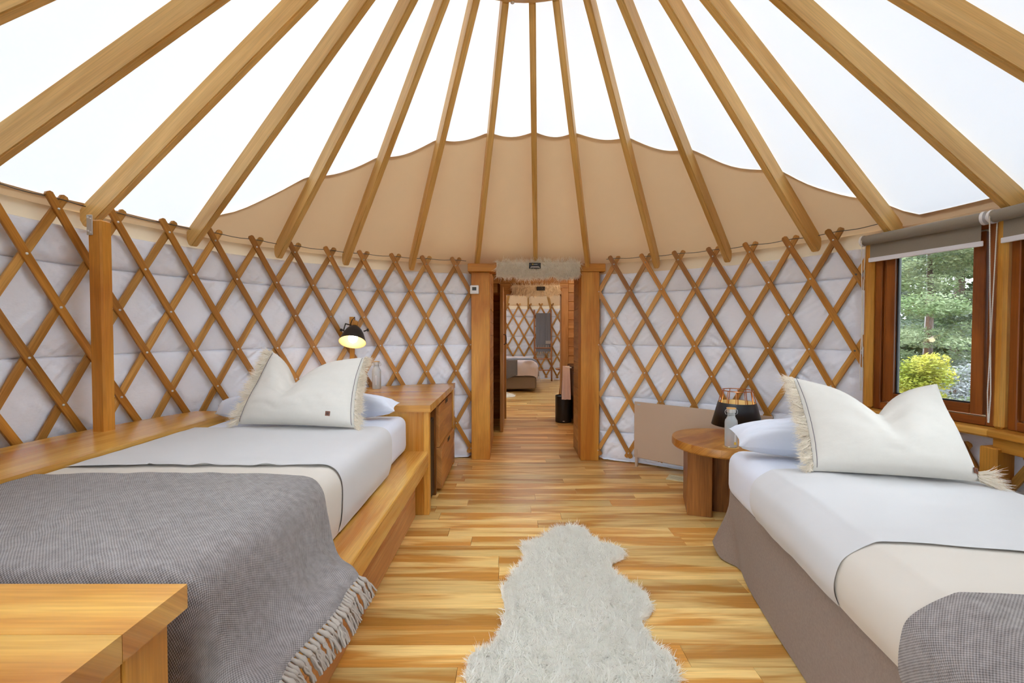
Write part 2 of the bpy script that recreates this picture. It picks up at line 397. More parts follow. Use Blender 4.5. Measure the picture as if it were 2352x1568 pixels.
bpts = sorted(cone_r(*p) for p in ((455, 517), (505, 490), (700, 405), (868, 360), (1003, 320), (1117, 303), (1228, 301), (1322, 303), (1440, 315), (1578, 341), (1772, 386), (1985, 452), (2110, 494)))
ROUT = RW + .115
def r_bound(th):
    if th < bpts[0][0] or th > bpts[-1][0]: return ROUT - .09
    for (a, ra), (b, rb) in zip(bpts, bpts[1:]):
        if a <= th <= b:
            t = (th - a) / (b - a); t = t * t * (3 - 2 * t) * .35 + t * .65
            return min(ra + (rb - ra) * t, ROUT - .09)
    return ROUT - .09
def sag(th):                             # 0 at rafters, 1 half-way between
    for a, b in zip(RTL, RTL[1:] + [RTL[0] + 2 * math.pi]):
        for t in (th, th + 2 * math.pi):
            if a <= t <= b: return math.sin(math.pi * (t - a) / (b - a))
    return 0
ths = []
for a, b in zip(RTL, RTL[1:] + [RTL[0] + 2 * math.pi]): ths += [a + (b - a) * i / 10 for i in range(10)]
def roof_pt(th, r, extra=0):
    s_ = sag(th); z = zroof(r) - .035 * s_ * min(1, max(0, (r - .7) / .8)) * min(1, max(0, (RW - .02 - r) / .45)) + extra
    z += .008 * noise.noise((math.sin(th) * r * 2.2, math.cos(th) * r * 2.2, 3)) + .02 * s_ * noise.noise((th * 9, r * 1.3, 9)) * (r / RW) ** 3 * min(1, max(0, (RW - .02 - r) / .3))
    return pol(th, r, z)
gw, gl_ = [], []
for th in ths + ths[:1]:
    rb = r_bound(th)
    gw.append([roof_pt(th, RING_R - .05 + (rb + .03 - RING_R + .05) * j / 24, .006) for j in range(25)])
    fold = lambda r: .05 * max(0, 1 - abs(r - (RW - .17)) / .15) * (.4 + sag(th)) * (1 if -.35 < th < .5 else .12)
    gl_.append([roof_pt(th, rb + (ROUT - rb) * j / 16) - Vector((0, 0, fold(rb + (ROUT - rb) * j / 16))) for j in range(17)])
G().grid(gw).obj('roof_cloth', M['roof'], ceiling, True, 180)
G().grid(gl_).obj('roof_liner', M['liner'], ceiling, True, 180)
# rafter mesh (shared), in the plane x = 0 pointing to +y
bm = bmesh.new(); dz = .148
prof = [(RW - .012, zu(RW)), (RW + .025, zu(RW) + .008), (RW + .05, zu(RW) + .045), (RW + .05, zu(RW) + dz - .04), (RW + .0, zu(RW) + dz + .006), (RING_R, RING_Z + dz), (RING_R, RING_Z)]
vs = [[bm.verts.new((sx * .0215, r, z)) for r, z in prof] for sx in (-1, 1)]
n = len(prof); bm.faces.new(vs[0]); bm.faces.new(vs[1][::-1])
for i in range(n): bm.faces.new((vs[0][i], vs[1][i], vs[1][(i + 1) % n], vs[0][(i + 1) % n]))
bmesh.ops.recalc_face_normals(bm, faces=bm.faces)
bmesh.ops.bevel(bm, geom=bm.edges[:], offset=.006, segments=2, affect='EDGES', clamp_overlap=True)
uvl = bm.loops.layers.uv.new('UVMap')
for f in bm.faces:
    for l in f.loops: l[uvl].uv = (l.vert.co.y, l.vert.co.x + l.vert.co.z + l.vert.co.y * SL)
rme = bpy.data.meshes.new('rafter'); bm.to_mesh(rme); bm.free(); rme.materials.append(M['rafter'])
for th in RTL:
    inst('rafter', rme, Matrix.Translation((CX, CY, 0)) @ Matrix.Rotation(-th, 4, 'Z'), ceiling)
ring = G().lathe([(RING_R - .09, RING_Z + .02), (RING_R - .085, RING_Z - .004), (RING_R - .01, RING_Z - .004), (RING_R, RING_Z + .004), (RING_R, RING_Z + .14), (RING_R - .09, RING_Z + .14), (RING_R - .09, RING_Z + .02)], (CX, CY, 0), 72).obj('crown_ring', M['rafter'], ceiling, True)
dome = G().lathe([(RING_R - .02, RING_Z + .15), (RING_R * .7, RING_Z + .33), (RING_R * .35, RING_Z + .43), (.001, RING_Z + .46)], (CX, CY, 0), 40).obj('dome_cover', M['acrylic'], ceiling, True, 180)
for k in range(0, 27, 2):
    th = (RTL[k] + RTL[(k + 1) % 27]) / 2 if k < 26 else 3.0
    p = pol(th - .06, RING_R - .012, RING_Z - .004)
    G().lathe([(.012, 0), (.012, -.004), (.006, -.008), (.0005, -.008)], p, 12).obj('bolt', M['rivet'], ring, True)

# ---- walls: outer canvas, quilt
SEAMS = [1.985, 1.76, 1.215, .67, .30, .02]
def quilt_mesh(t0, t1, z0, z1, c=(CX, CY), r=RW, step=.0065, seams=SEAMS, ends=True):
    nt_ = max(6, int((t1 - t0) / step)); P = []
    zs = set(np.round(np.arange(z0, z1, .0135 if step < .02 else .03), 4)) | {z1}
    for sm in seams:
        for q in (-.016, -.009, -.004, 0, .004, .009, .016):
            if z0 < sm + q < z1: zs.add(round(sm + q, 4))
    zs = sorted(zs); nz = len(zs) - 1
    for i in range(nt_ + 1):
        th = t0 + (t1 - t0) * i / nt_; row = []; X_ = th * r
        ed = min(1, min(i, nt_ - i) / 3) if ends else 1
        for j, z in enumerate(zs):
            pf = 1; near = 1
            for a, b in zip(seams[1:], seams):
                if a <= z <= b:
                    t = (z - a) / (b - a); pf = (4 * t * (1 - t)) ** .34; near = min(z - a, b - z)
            wob = .5 + .5 * noise.noise((X_ * 3, z * 3, 5))
            wr = noise.noise((X_ * 24 - z * 10, z * 5 + X_ * 2, 1.7)) * (math.exp(-near / .07) * 1.1 + .22)
            m1, m2 = noise.noise((X_ * 4 + z * 3, z * 2.5, 3.1)), noise.noise((X_ * 3.3, z * 4, 13.1))
            dg = max(0, m1 + .1) * noise.noise((X_ * 26 + z * 24, z * 5 - X_ * 6, 8)); dg2 = max(0, m2 + .1) * noise.noise((X_ * 30 - z * 30, z * 5 + X_ * 6, 18))
            d = -.076 + .050 * pf * (.72 + .34 * wob) + min(1, near / .012) * (.012 * wr + .040 * (dg + dg2))
            if z < .3: d += .026 * noise.noise((X_ * 8, z * 14, 2)) + .02 * (1 - z / .3)
            d = min(-.013, d) * ed - .08 * (1 - ed)
            row.append(pol(th, r - d, z + .006 * noise.noise((th * 6, z, 4)) * (1 if 0 < j < nz else 2), c))
        P.append(row)
    return G().grid(P)
def canvas(t0, t1, z0, z1f, c=(CX, CY), r=RW + .088):
    nt_ = max(4, int((t1 - t0) / .03)); P = []
    for i in range(nt_ + 1):
        th = t0 + (t1 - t0) * i / nt_
        P.append([pol(th, r - .0 + .006 * noise.noise((th * 9, j * .8, 1)), z0 + (z1f - z0) * j / 14, c) for j in range(15)])
    return G().grid(P)
TD0, TD1 = -3.02, -2.36               # glazed entrance behind the camera
T_DL, T_DR, T_W0 = -.183, .312, 1.165     # door jambs, window start
TW = [1.170, 1.437, 1.704, 1.971, 2.238]         # window posts
SILL_Z, HEAD_Z = .82, 2.005
ZTOP = zroof(RW + .088)
wl = thing('wall_left', None, None, pol(-1.0, RW, 0), kind='structure')
canvas(TD1 - .01, T_DL + .03, 0, ZTOP).obj('canvas', M['canvas'], wl, True, 180)
quilt_mesh(TD1 + .01, T_DL - .004, .012, 1.985).obj('quilt', M['quilt'], wl, True, 180)
wr_ = thing('wall_right', None, None, pol(.8, RW, 0), kind='structure')
canvas(T_DR - .03, TW[0] + .02, 0, ZTOP).obj('canvas', M['canvas'], wr_, True, 180)
quilt_mesh(T_DR + .004, TW[0] - .030, .012, 1.965).obj('quilt', M['quilt'], wr_, True, 180)
canvas(TW[0], TW[-1], 0, .74).obj('canvas', M['canvas'], wr_, True, 180)
quilt_mesh(TW[0], TW[-1], .012, .76, seams=[.76, .40, .02]).obj('quilt', M['quilt'], wr_, True, 180)
canvas(TW[0], TW[-1], HEAD_Z - .02, ZTOP).obj('canvas', M['canvas'], wr_, True, 180)
canvas(T_DL - .02, T_DR + .02, 2.02, ZTOP).obj('canvas', M['canvas'], wr_, True, 180)
wb = thing('wall_back', None, None, pol(2.6, RW, 0), kind='structure')
canvas(TW[-1], TD0 + 2 * math.pi + .01, 0, ZTOP).obj('canvas', M['canvas'], wb, True, 180); canvas(TD0, TD1, 2.03, ZTOP).obj('canvas', M['canvas'], wb, True, 180)
quilt_mesh(TW[-1] + .02, TD0 + 2 * math.pi - .01, .012, 1.985, step=.03).obj('quilt', M['quilt'], wb, True, 180)

# ---- lattice
DZ = .278; Z0 = 2.055
bolt_me, _ = G().lathe([(.0075, 0), (.0072, .003), (.004, .0055), (.0003, .0062)], n=10).mesh('bolt', M['rivet'], True, 60)
bolt_dk, _ = G().lathe([(.0075, 0), (.0072, .003), (.004, .0035), (.0003, .003)], n=10).mesh('bolt_dark', M['cable'], True, 60)
SW, ST = .043, .013
def slat_mesh(sgn, th0, za, zb, step, r0, c):
    """slat crossing row 0 at th0; sgn +1 runs to the right going down"""
    rate = -sgn * (step / 2) / DZ
    zs = np.linspace(za, zb, max(3, int((za - zb) / .2) + 2)); pts = [(th0 + rate * (z - Z0), z) for z in zs]
    g = G(); rings = []; L = 0
    dirv = None
    def ring_(th, z, w):
        p = pol(th, r0, z, c); rad = Vector((math.sin(th), math.cos(th), 0)); tan = Vector((math.cos(th), -math.sin(th), 0))
        along = (tan * (rate * r0) + Vector((0, 0, 1))).normalized(); wv = along.cross(rad).normalized()
        ch = min(.002, w / 4)
        return [p + wv * a + rad * b for a, b in ((-w + ch, -ST / 2), (w - ch, -ST / 2), (w, -ST / 2 + ch), (w, ST / 2), (-w, ST / 2), (-w, -ST / 2 + ch))], along
    P = []; UV = []; eps = .010 * math.cos(math.atan(rate * r0))
    ext = [(pts[0][0] + rate * 0, pts[0][1], SW / 2 - .010)] + [(th0 + rate * (za - eps - Z0), za - eps, SW / 2)] + [(a, b, SW / 2) for a, b in pts[1:-1]] + [(th0 + rate * (zb + eps - Z0), zb + eps, SW / 2)] + [(pts[-1][0], pts[-1][1], SW / 2 - .010)]
    n = 6; V = []; lw = (-SW / 2, SW / 2, SW / 2 + .003, SW / 2 + .015, -SW / 2 - .015, -SW / 2 - .003); k = math.sqrt(1 + (rate * r0) ** 2)
    for th, z, w in ext:
        q, _ = ring_(th, z, w); V += q; UV += [((Z0 - z) * k, x) for x in lw]
    m = len(ext); Fs = [tuple(range(n)), tuple(range((m - 1) * n, m * n))[::-1]]
    for i in range(m - 1):
        for j in range(n): Fs.append((i * n + j, (i + 1) * n + j, (i + 1) * n + (j + 1) % n, i * n + (j + 1) % n))
    return g.add(V, Fs, UV)
def lattice(name, label, tops, step, ta, tb, ztop, zbot, c=(CX, CY), rw=RW, group=None, bolts=True, dark=()):
    mid = (ta + tb) / 2
    t = thing(name, label, 'lattice', pol(mid, rw, 0, c), group); cells = {}
    zt, zl = min(ztop, Z0 + .086), max(zbot, Z0 - 7 * DZ - .05); cache = {}
    for sgn in (1, -1):
        rate = -sgn * (step / 2) / DZ; r0 = rw - .0075 if sgn == 1 else rw + .007
        for th0 in tops:
            za, zb = zt, zl
            # clip to the angular range
            lo, hi = (ta, tb)
            zs = sorted((Z0 + (lo - th0) / rate, Z0 + (hi - th0) / rate)); za, zb = min(za, zs[1]), max(zb, zs[0])
            if za - zb < .06: continue
            full = (abs(za - zt) < 1e-6 and abs(zb - zl) < 1e-6)
            mt = M['slat'] if sgn == 1 else M['slat_back']
            if full:
                if sgn not in cache: cache[sgn] = (slat_mesh(sgn, 0, za, zb, step, r0, (0, 0)).mesh('slat', mt, False)[0])
                o = inst('slat', cache[sgn], Matrix.Translation((c[0], c[1], 0)) @ Matrix.Rotation(-th0, 4, 'Z'), t)
            else: o = slat_mesh(sgn, th0, za, zb, step, r0, c).obj('slat', mt, t)
            if sgn == 1 and bolts:
                for i in range(8):
                    z = Z0 - i * DZ; th = th0 + step / 2 * i
                    if not (zb + .01 < z < za - .01 and ta < th < tb): continue
                    if i in (2, 5) and hash((round(th0, 3), i)) % 3: continue
                    Rz = Matrix.Rotation(-th, 4, 'Z') @ Matrix.Rotation(math.pi / 2, 4, 'X')
                    inst('bolt', bolt_dk if (th > tb - step * .55 and dark) else bolt_me, Matrix.Translation(pol(th, r0 - ST / 2 + .0003, z, c)) @ Rz, o)
    return t
dl = .116; topsL = [-1.4144 + dl * k for k in range(-10, 16)]; topsLx = [x for x in topsL]
lattice('lattice_screen', 'honey brown crossed slat lattice left of the doorway', [-1.4144 + dl * k for k in range(-14, 19)], dl, -2.12, T_DL + .004, 9, 0)
lattice('lattice_screen', 'honey brown crossed slat lattice between doorway and window', [.372 + .1172 * k for k in range(-8, 16)], .1172, T_DR - .02, TW[0] - .012, 9, 0, dark=(1,))
lattice('lattice_screen', 'low run of crossed slats below the windows', [.372 + .1172 * k for k in range(0, 22)], .1172, TW[0] + .012, TW[3] - .01, .70, 0)
# thin steel cable resting in the lattice tops
pts = []
for t in np.linspace(-2.1, T_DL - .03, 90): pts.append(pol(t, RW - .002, 2.112 + .004 * math.cos((t + 1.4144) * 2 * math.pi / dl)))
tag(G().tube(pts, .0028, 6).obj('steel_cable', M['cable'], None, True), 'thin grey steel cable along the top of the left lattice', 'cable')
pts = [pol(t, RW - .002, 2.112 + .004 * math.cos((t - .372) * 2 * math.pi / .1172)) for t in np.linspace(T_DR + .03, TW[0] + .03, 60)]
tag(G().tube(pts, .0028, 6).obj('steel_cable', M['cable'], None, True), 'thin grey steel cable along the top of the right lattice', 'cable')

# ---- post under a rafter on the left
tp = RT[-6]; tp2 = tp; POSTC = pol(tp, RW - .165, 0) - Vector((math.cos(tp), -math.sin(tp), 0)) * .061
o = thing('support_post', 'square honey wooden post beside the left bed, metal plate at its top', 'post', POSTC)
Rz = Matrix.Rotation(-tp2 + .18, 3, 'Z')
pz = 2.005
G().box(POSTC + Vector((0, 0, pz / 2)), (.072, .080, pz), .008, 2, Rz).obj('post', M['post'], o)
nrm = Rz @ Vector((-1, 0, 0)); fr_ = Rz @ Vector((0, -1, 0))
pl = POSTC + Vector((0, 0, pz - .032)) + nrm * .0385 + (Rz @ Vector((0, 1, 0))) * .022
Rp = Rz
g = G().box(pl, (.006, .036, .115), .003, 2, Rp).obj('metal_plate', M['steel'], o)
for dx, dz_ in ((-.007, .035), (.008, .043), (-.008, -.043), (.007, -.035)):
    G().lathe([(.006, 0), (.005, .004), (.0003, .006)], pl + Rp @ Vector((-.003, dx, dz_)), 10, (Rp @ Matrix.Rotation(-math.pi / 2, 3, 'Y'))).obj('screw', M['rivet'], g, True)

# ---- doorway to the hall
door1 = thing('door_1', None, None, (.24, 4.7, 0), kind='structure')
G().bx(-.430, -.236, 4.69, 4.84, 0, 1.985, .004, 2).obj('door_post', M['post'], door1)
G().bx(.723, .915, 4.65, 4.84, 0, 1.985, .004, 2).obj('door_post', M['post'], door1)
G().bx(-.462, .974, 4.635, 4.86, 1.985, 2.068, .004, 0).obj('lintel', M['post'], door1)
zb = 0
for k in range(14):
    G().bx(-.262, -.236, 4.842, 5.62, zb + .001, zb + .145, .004, 1).obj('lining_board', M['lining'], door1)
    G().bx(.723, .748, 4.842, 5.20, zb + .001, zb + .145, .004, 1).obj('lining_board', M['lining'], door1)
    zb += .146
# hall beyond
hall = thing('wall_hall', None, None, (.3, 5.9, 0), kind='structure')
G().bx(-1.45, -1.38, 4.95, 7.0, 0, 2.4).obj('side_panel', M['lining'], hall)
G().bx(1.85, 1.92, 4.95, 7.0, 0, 2.4).obj('side_panel', M['lining'], hall)
G().bx(-1.45, -.262, 4.86, 4.95, 0, 2.4).obj('front_panel', M['lining'], hall)
G().bx(.748, 1.92, 4.86, 4.95, 0, 2.4).obj('front_panel', M['lining'], hall)
G().bx(-.262, .748, 4.87, 4.95, 2.06, 2.4).obj('front_panel', M['lining'], hall)
tag(G().bx(-1.45, 1.92, 4.86, 7.05, 2.34, 2.42).obj('ceiling', M['lining']), kind='structure')
hb = thing('wall_partition', None, None, (.3, 6.95, 0), kind='structure')
zb = 0
for k in range(17):
    G().bx(.875, 1.85, 6.90, 6.93, zb + .0015, zb + .1385, .005, 0).obj('lining_board', M['lining'], hb)
    G().bx(-1.38, -.19, 6.90, 6.93, zb + .0015, zb + .1385, .005, 0).obj('lining_board', M['lining'], hb)
    if zb > 2.0: G().bx(-.19, .875, 6.90, 6.93, zb + .0015, zb + .1385, .005, 0).obj('lining_board', M['lining'], hb)
    zb += .14
G().bx(-1.38, -.19, 6.935, 6.99, 0, 2.38).obj('backing', M['lining'], hb); G().bx(.875, 1.85, 6.935, 6.99, 0, 2.38).obj('backing', M['lining'], hb)
door2 = thing('door_2', None, None, (.33, 6.95, 0), kind='structure')
G().bx(.76, .872, 6.86, 7.05, 0, 2.03, .006, 2).obj('jamb', M['lining'], door2)
G().bx(-.19, -.09, 6.88, 7.05, 0, 2.03, .006, 2).obj('jamb', M['lining'], door2)
G().bx(-.19, .872, 6.865, 7.05, 1.93, 2.10, .006, 0).obj('lintel', M['lining'], door2)
leaf = tag(G().bx(-.163, -.118, 5.95, 6.84, .012, 1.96, .004, 2).obj('door_leaf', M['lining'], door2))
for z_, h_ in ((1.72, .05), (1.38, .05), (1.02, .05)): G().bx(-.119, -.1165, 6.06, 6.10, z_ - h_, z_ + h_, .001).obj('latch_plate', M['steel'], leaf)
G().tube([(-.116 + .0, 6.12, 1.32), (-.085, 6.12, 1.31), (-.08, 6.12, 1.25), (-.085, 6.12, 1.19), (-.112, 6.12, 1.18)], .007, 8).obj('strap_handle', M['black'], leaf, True)

# ---- windows on the right
RWI = RW - .01
def frame_of(a, b):
    A, B = pol(a, RWI, 0), pol(b, RWI, 0); x = (B - A).normalized(); nrm = Vector((x.y, -x.x, 0))  # towards the room?
    mid = (A + B) / 2
    if nrm.dot(Vector((CX, CY, 0)) - mid) < 0: nrm = -nrm
    return A, B, x, nrm
for i, (a, b) in enumerate(zip(TW, TW[1:])):
    A, B, x, nrm = frame_of(a, b); Lw = (B - A).length
    w = thing('window_%d' % (i + 1), None, None, (A + B) / 2 + Vector((0, 0, SILL_Z)), kind='structure')
    rot = Matrix((x, nrm, Vector((0, 0, 1)))).transposed()
    def wb_(u0, u1, n0, n1, z0, z1, name, mat, bev=.004, grain=None, parent=None):
        c = A + x * (u0 + u1) / 2 + nrm * (n0 + n1) / 2 + Vector((0, 0, (z0 + z1) / 2)); d = (u1 - u0, n1 - n0, z1 - z0)
        return G().box(c, d, bev, grain if grain is not None else (0 if d[0] > d[2] else 2), rot).obj(name, mat, parent or w)
    e0, e1 = .030, Lw - .024; zs, ze = SILL_Z + .002, HEAD_Z
    # outer frame with a step, sash, gasket, glass
    for u0, u1 in ((e0, e0 + .045), (e1 - .045, e1)):
        wb_(u0, u1, -.06, .008, zs, ze, 'frame_side', M['window'])
    wb_(e0 + .045, e1 - .045, -.06, .008, zs, zs + .05, 'frame_bottom', M['window']); wb_(e0 + .045, e1 - .045, -.06, .008, ze - .06, ze, 'frame_top', M['window'])
    for u0, u1 in ((e0 + .045, e0 + .058), (e1 - .058, e1 - .045)): wb_(u0, u1, -.05, -.012, zs + .05, ze - .06, 'frame_bead', M['window'])
    s0, s1, q0, q1 = e0 + .064, e1 - .064, zs + .058, ze - .066
    sw = .058
    for u0, u1 in ((s0, s0 + sw), (s1 - sw, s1)): wb_(u0, u1, -.055, .002, q0, q1, 'sash_side', M['window'])
    wb_(s0 + sw, s1 - sw, -.055, .002, q0, q0 + sw, 'sash_bottom', M['window']); wb_(s0 + sw, s1 - sw, -.055, .002, q1 - sw, q1, 'sash_top', M['window'])
    g0, g1, h0, h1 = s0 + sw, s1 - sw, q0 + sw, q1 - sw
    for u0, u1 in ((g0, g0 + .008), (g1 - .008, g1)): wb_(u0, u1, -.046, -.022, h0, h1, 'gasket', M['gasket'], .001)
    wb_(g0, g1, -.046, -.022, h0, h0 + .008, 'gasket', M['gasket'], .001)
    wb_(g0, g1, -.038, -.034, h0, h1, 'pane', M['pane'], .0005)
    wb_(Lw / 2 - .02, Lw / 2 + .02, .0022, .006, q0 + .02, q0 + .028, 'drip_slot', M['gasket'], .0005)
    # sill board
    wb_(-.0, Lw + .0, -.15, .10, SILL_Z - .045, SILL_Z, 'sill_board', M['sill'], .010)
    wb_(.0, Lw, -.15, -.005, HEAD_Z + .001, HEAD_Z + .028, 'head_board', M['window'], .003)
for i, a in enumerate(TW):
    p = pol(a, RW + .028, 0); rot = Matrix.Rotation(-a, 3, 'Z')
    t = thing('trim_%d' % (i + 1), None, None, p, kind='structure')
    hb_ = HEAD_Z + .028
    G().box(p + Vector((0, 0, SILL_Z + (hb_ - SILL_Z) / 2)), ((.060 if i == 0 else .052), .151, hb_ - SILL_Z), .014, 2, rot).obj('window_post', M['sill'], t)
    if i:
        q = pol(a, RW - .04, 0)
        G().box(q + Vector((0, 0, .36)), (.085, .12, .72), .006, 2, rot).obj('lower_post', M['post'], t)
    if i and i < len(TW) - 1:
        A, B = pol(TW[i], RW - .03, .735), pol(TW[i + 1], RW - .03, .735)
        G().beam(A, B, .07, .07).obj('under_rail', M['post'], t)

# ---- glazed entrance doors behind the camera
A, B, x, nrm = frame_of(TD0, TD1); Lw = (B - A).length; rot = Matrix((x, nrm, Vector((0, 0, 1)))).transposed()
d3 = thing('door_3', None, None, (A + B) / 2, kind='structure')
def db_(u0, u1, n0, n1, z0, z1, name, mat):
    d = (u1 - u0, n1 - n0, z1 - z0)
    G().box(A + x * (u0 + u1) / 2 + nrm * (n0 + n1) / 2 + Vector((0, 0, (z0 + z1) / 2)), d, .004, 0 if d[0] > d[2] else 2, rot).obj(name, mat, d3)
for u in (0, Lw - .06): db_(u, u + .06, -.10, .05, 0, 2.03, 'jamb', M['window'])
db_(.06, Lw - .06, -.10, .05, 1.98, 2.05, 'head', M['window'])
for x0, x1 in ((.062, Lw / 2 - .002), (Lw / 2 + .002, Lw - .062)):
    for u0, u1 in ((x0, x0 + .09), (x1 - .09, x1)): db_(u0, u1, -.025, .025, .01, 1.975, 'stile', M['window'])
    db_(x0 + .09, x1 - .09, -.025, .025, .01, .16, 'bottom_rail', M['window']); db_(x0 + .09, x1 - .09, -.025, .025, 1.88, 1.975, 'top_rail', M['window'])
    db_(x0 + .09, x1 - .09, -.003, .003, .16, 1.88, 'pane', M['pane'])

# ---- hillside far yurt shell
far = thing('wall_far', None, None, (C2[0], C2[1] + RW, 0), kind='structure')
quilt_mesh(-1.2, 1.2, .012, 1.985, C2, RW, step=.03).obj('quilt', M['quilt'], far, True, 180)
canvas(-math.pi + .24, -.22, 0, ZTOP + .05, C2).obj('canvas', M['canvas'], far, True, 180)
canvas(-.22, math.pi - .24, 0, ZTOP + .05, C2).obj('canvas', M['canvas'], far, True, 180)
fc = thing('ceiling', None, None, (C2[0], C2[1], 2.1), kind='structure')
G().lathe([(RW + .1, zroof(RW + .1)), (1.9, zroof(1.9))], (C2[0], C2[1], 0), 54).obj('roof_liner', M['liner'], fc, True, 180)
G().lathe([(1.92, zroof(1.92)), (.7, zroof(.7))], (C2[0], C2[1], 0), 54).obj('roof_cloth', M['roof'], fc, True, 180)
G().lathe([(.72, zroof(.72)), (.4, zroof(.7) + .2), (.01, zroof(.7) + .28)], (C2[0], C2[1], 0), 40).obj('dome_cover', M['acrylic'], fc, True, 180)
for k in range(-3, 4): inst('rafter', rme, Matrix.Translation((C2[0], C2[1], 0)) @ Matrix.Rotation(-(k * DTH + .04), 4, 'Z'), fc)
lattice('lattice_screen', 'crossed slat lattice of the far room seen through the doorway', [-.99 + .116 * k for k in range(18)], .116, -.62, .62, 9, 0, C2)

# ================================================================== SOFT-GOODS HELPERS
def pillow(name, label, corners, thick, mat, notch=0, uc=.45, n=30, back=.5, low=.35, pinch=.05, wr=.006, seed=0, cat='pillow', dent=.0, trim_edge=None):
    """corners: bottom-left, bottom-right, top-right, top-left as the room sees it"""
    c = [Vector(p) for p in corners]; ex = ((c[1] - c[0]) + (c[2] - c[3])).normalized(); ey = ((c[3] - c[0]) + (c[2] - c[1])).normalized()
    nn = ex.cross(ey).normalized(); wdt = (c[1] - c[0]).length; hgt = (c[3] - c[0]).length
    t = thing(name, label, cat, ((c[0] + c[1]) / 2))
    def P(u, v, side):
        p = c[0] * (1 - u) * (1 - v) + c[1] * u * (1 - v) + c[2] * u * v + c[3] * (1 - u) * v
        p = p + ex * pinch * wdt * .6 * ((1 - u) ** 3 - u ** 3) * math.sin(math.pi * v) + ey * pinch * hgt * (((1 - v) ** 3) * .3 - v ** 3) * math.sin(math.pi * u)
        if notch: p = p - ey * notch * (math.exp(-math.sqrt(((u - uc) / .19) ** 2 + .012)) * 1.25 - .06) * v ** 1.4
        th = thick * ((4 * u * (1 - u)) * (4 * v * (1 - v))) ** .40 * (1 + low * (.5 - v))
        if side > 0 and dent: th -= dent * math.exp(-((u - uc) / .13) ** 2 - ((v - .72) / .22) ** 2) - dent * .35 * math.exp(-((u - uc) / .30) ** 2 - ((v - .42) / .16) ** 2)
        e = (16 * u * (1 - u) * v * (1 - v)) ** .5
        q = Vector((u * 5 + seed, v * 5, side)); th += wr * e * (noise.noise(q) + .5 * noise.noise(q * 2.3 + Vector((v * 4, 0, 0))) + .28 * noise.noise(Vector((u * 11 + v * 6, v * 26 - u * 7, seed)))) * 1.6
        return p + nn * th * (1 - back if side > 0 else -back)
    gr = G()
    for side in (1, -1):
        rows = [[P(i / n, j / n, side) for j in range(n + 1)] for i in range(n + 1)]
        if side < 0: rows = rows[::-1]
        gr.grid(rows)
    gr.obj('cushion', mat, t, True, 180)
    return t, P, ex, ey, nn
def pillow_fringe(t, P, ex, ey, nn, u, sgn, L=.05, n=2600, v0=0, v1=1, down=.0):
    vs_ = rng.uniform(v0, v1, n); roots = np.array([P(u, v, 1) for v in vs_]) + rng.normal(size=(n, 3)) * .003
    clump = np.array([noise.noise((v * 26, u * 9, .3)) for v in vs_]); clump2 = np.array([noise.noise((v * 26, u * 9, 7.3)) for v in vs_])
    D = np.array(ex)[None] * sgn * (.8 + .3 * clump2[:, None]) + np.array(ey)[None] * (clump * 1.3 - down)[:, None] + np.array(nn)[None] * (.15 + .5 * clump2)[:, None] + rng.normal(size=(n, 3)) * .07
    D /= np.linalg.norm(D, axis=1, keepdims=True)
    blades('fringe', roots, D, L * rng.uniform(.6, 1.25, n), .0042, M['fringe'], t, .16, 3)
def stitch(t, P, u, v0=.02, v1=.98, nn=None):
    G().tube([P(u, v0 + (v1 - v0) * k / 60, 1) + nn * .002 for k in range(61)], .0016, 5).obj('stitching', M['stitch'], t, True)
def patch(t, P, u, v, ex, ey, nn, s=.028):
    p = P(u, v, 1); a = P(u + .02, v, 1) - P(u - .02, v, 1); b = P(u, v + .02, 1) - P(u, v - .02, 1); x = a.normalized(); z = x.cross(b).normalized(); y_ = z.cross(x)
    rot = Matrix((x, y_, z)).transposed(); q = G().box(p + z * .002, (s, s, .004), .001, 0, rot).obj('leather_patch', M['leather'], t)
    G().lathe([(s * .22, 0), (s * .3, .0008), (s * .22, .0012), (.0004, .0012)], p + z * .004, 16, rot).obj('stamp', M['leather_dark'], q, True)

def drape(prof, a0, a1, na, frame, ripple=.0, seed=0, jag=0, off=0.0):
    """prof(s) -> (b, z) with s 0..1; a0(s), a1(s) extent along the bed; frame(a, b, z) -> world"""
    ns = 130; P = []
    for i in range(ns + 1):
        s = i / ns; b, z = prof(s); row = []
        for j in range(na + 1):
            t = j / na; a = a0(s) + (a1(s) - a0(s)) * t
            w = noise.noise((a * 4 + seed, b * 4, z * 4)) * ripple + noise.noise((a * 11 + seed, b * 5, 2)) * ripple * .4
            e = jag * noise.noise((s * 22, seed, 1)) if (j in (0, na)) else 0
            row.append(frame(a + e, b, z, w))
        P.append(row)
    return P
def smooth_path(pts, n=200):
    """resampled Catmull-Rom through 2-D points, returns f(s)"""
    q = [pts[0]] + list(pts) + [pts[-1]]; out = []
    for i in range(1, len(q) - 2):
        for k in range(12):
            t = k / 12; p = []
            for d in range(len(pts[0])):
                a, b, c, e = q[i - 1][d], q[i][d], q[i + 1][d], q[i + 2][d]
                p.append(.5 * (2 * b + (c - a) * t + (2 * a - 5 * b + 4 * c - e) * t * t + (3 * b - a - 3 * c + e) * t ** 3))
            out.append(p)
    out.append(list(pts[-1])); L = [0]
    for a, b in zip(out, out[1:]): L.append(L[-1] + math.dist(a, b))
    def f(s):
        s = min(max(s, 0), 1) * L[-1]
        for i in range(len(L) - 1):
            if L[i + 1] >= s:
                t = (s - L[i]) / max(1e-9, L[i + 1] - L[i]); return [x + (y_ - x) * t for x, y_ in zip(out[i], out[i + 1])]
        return out[-1]
    f.length = L[-1]; return f
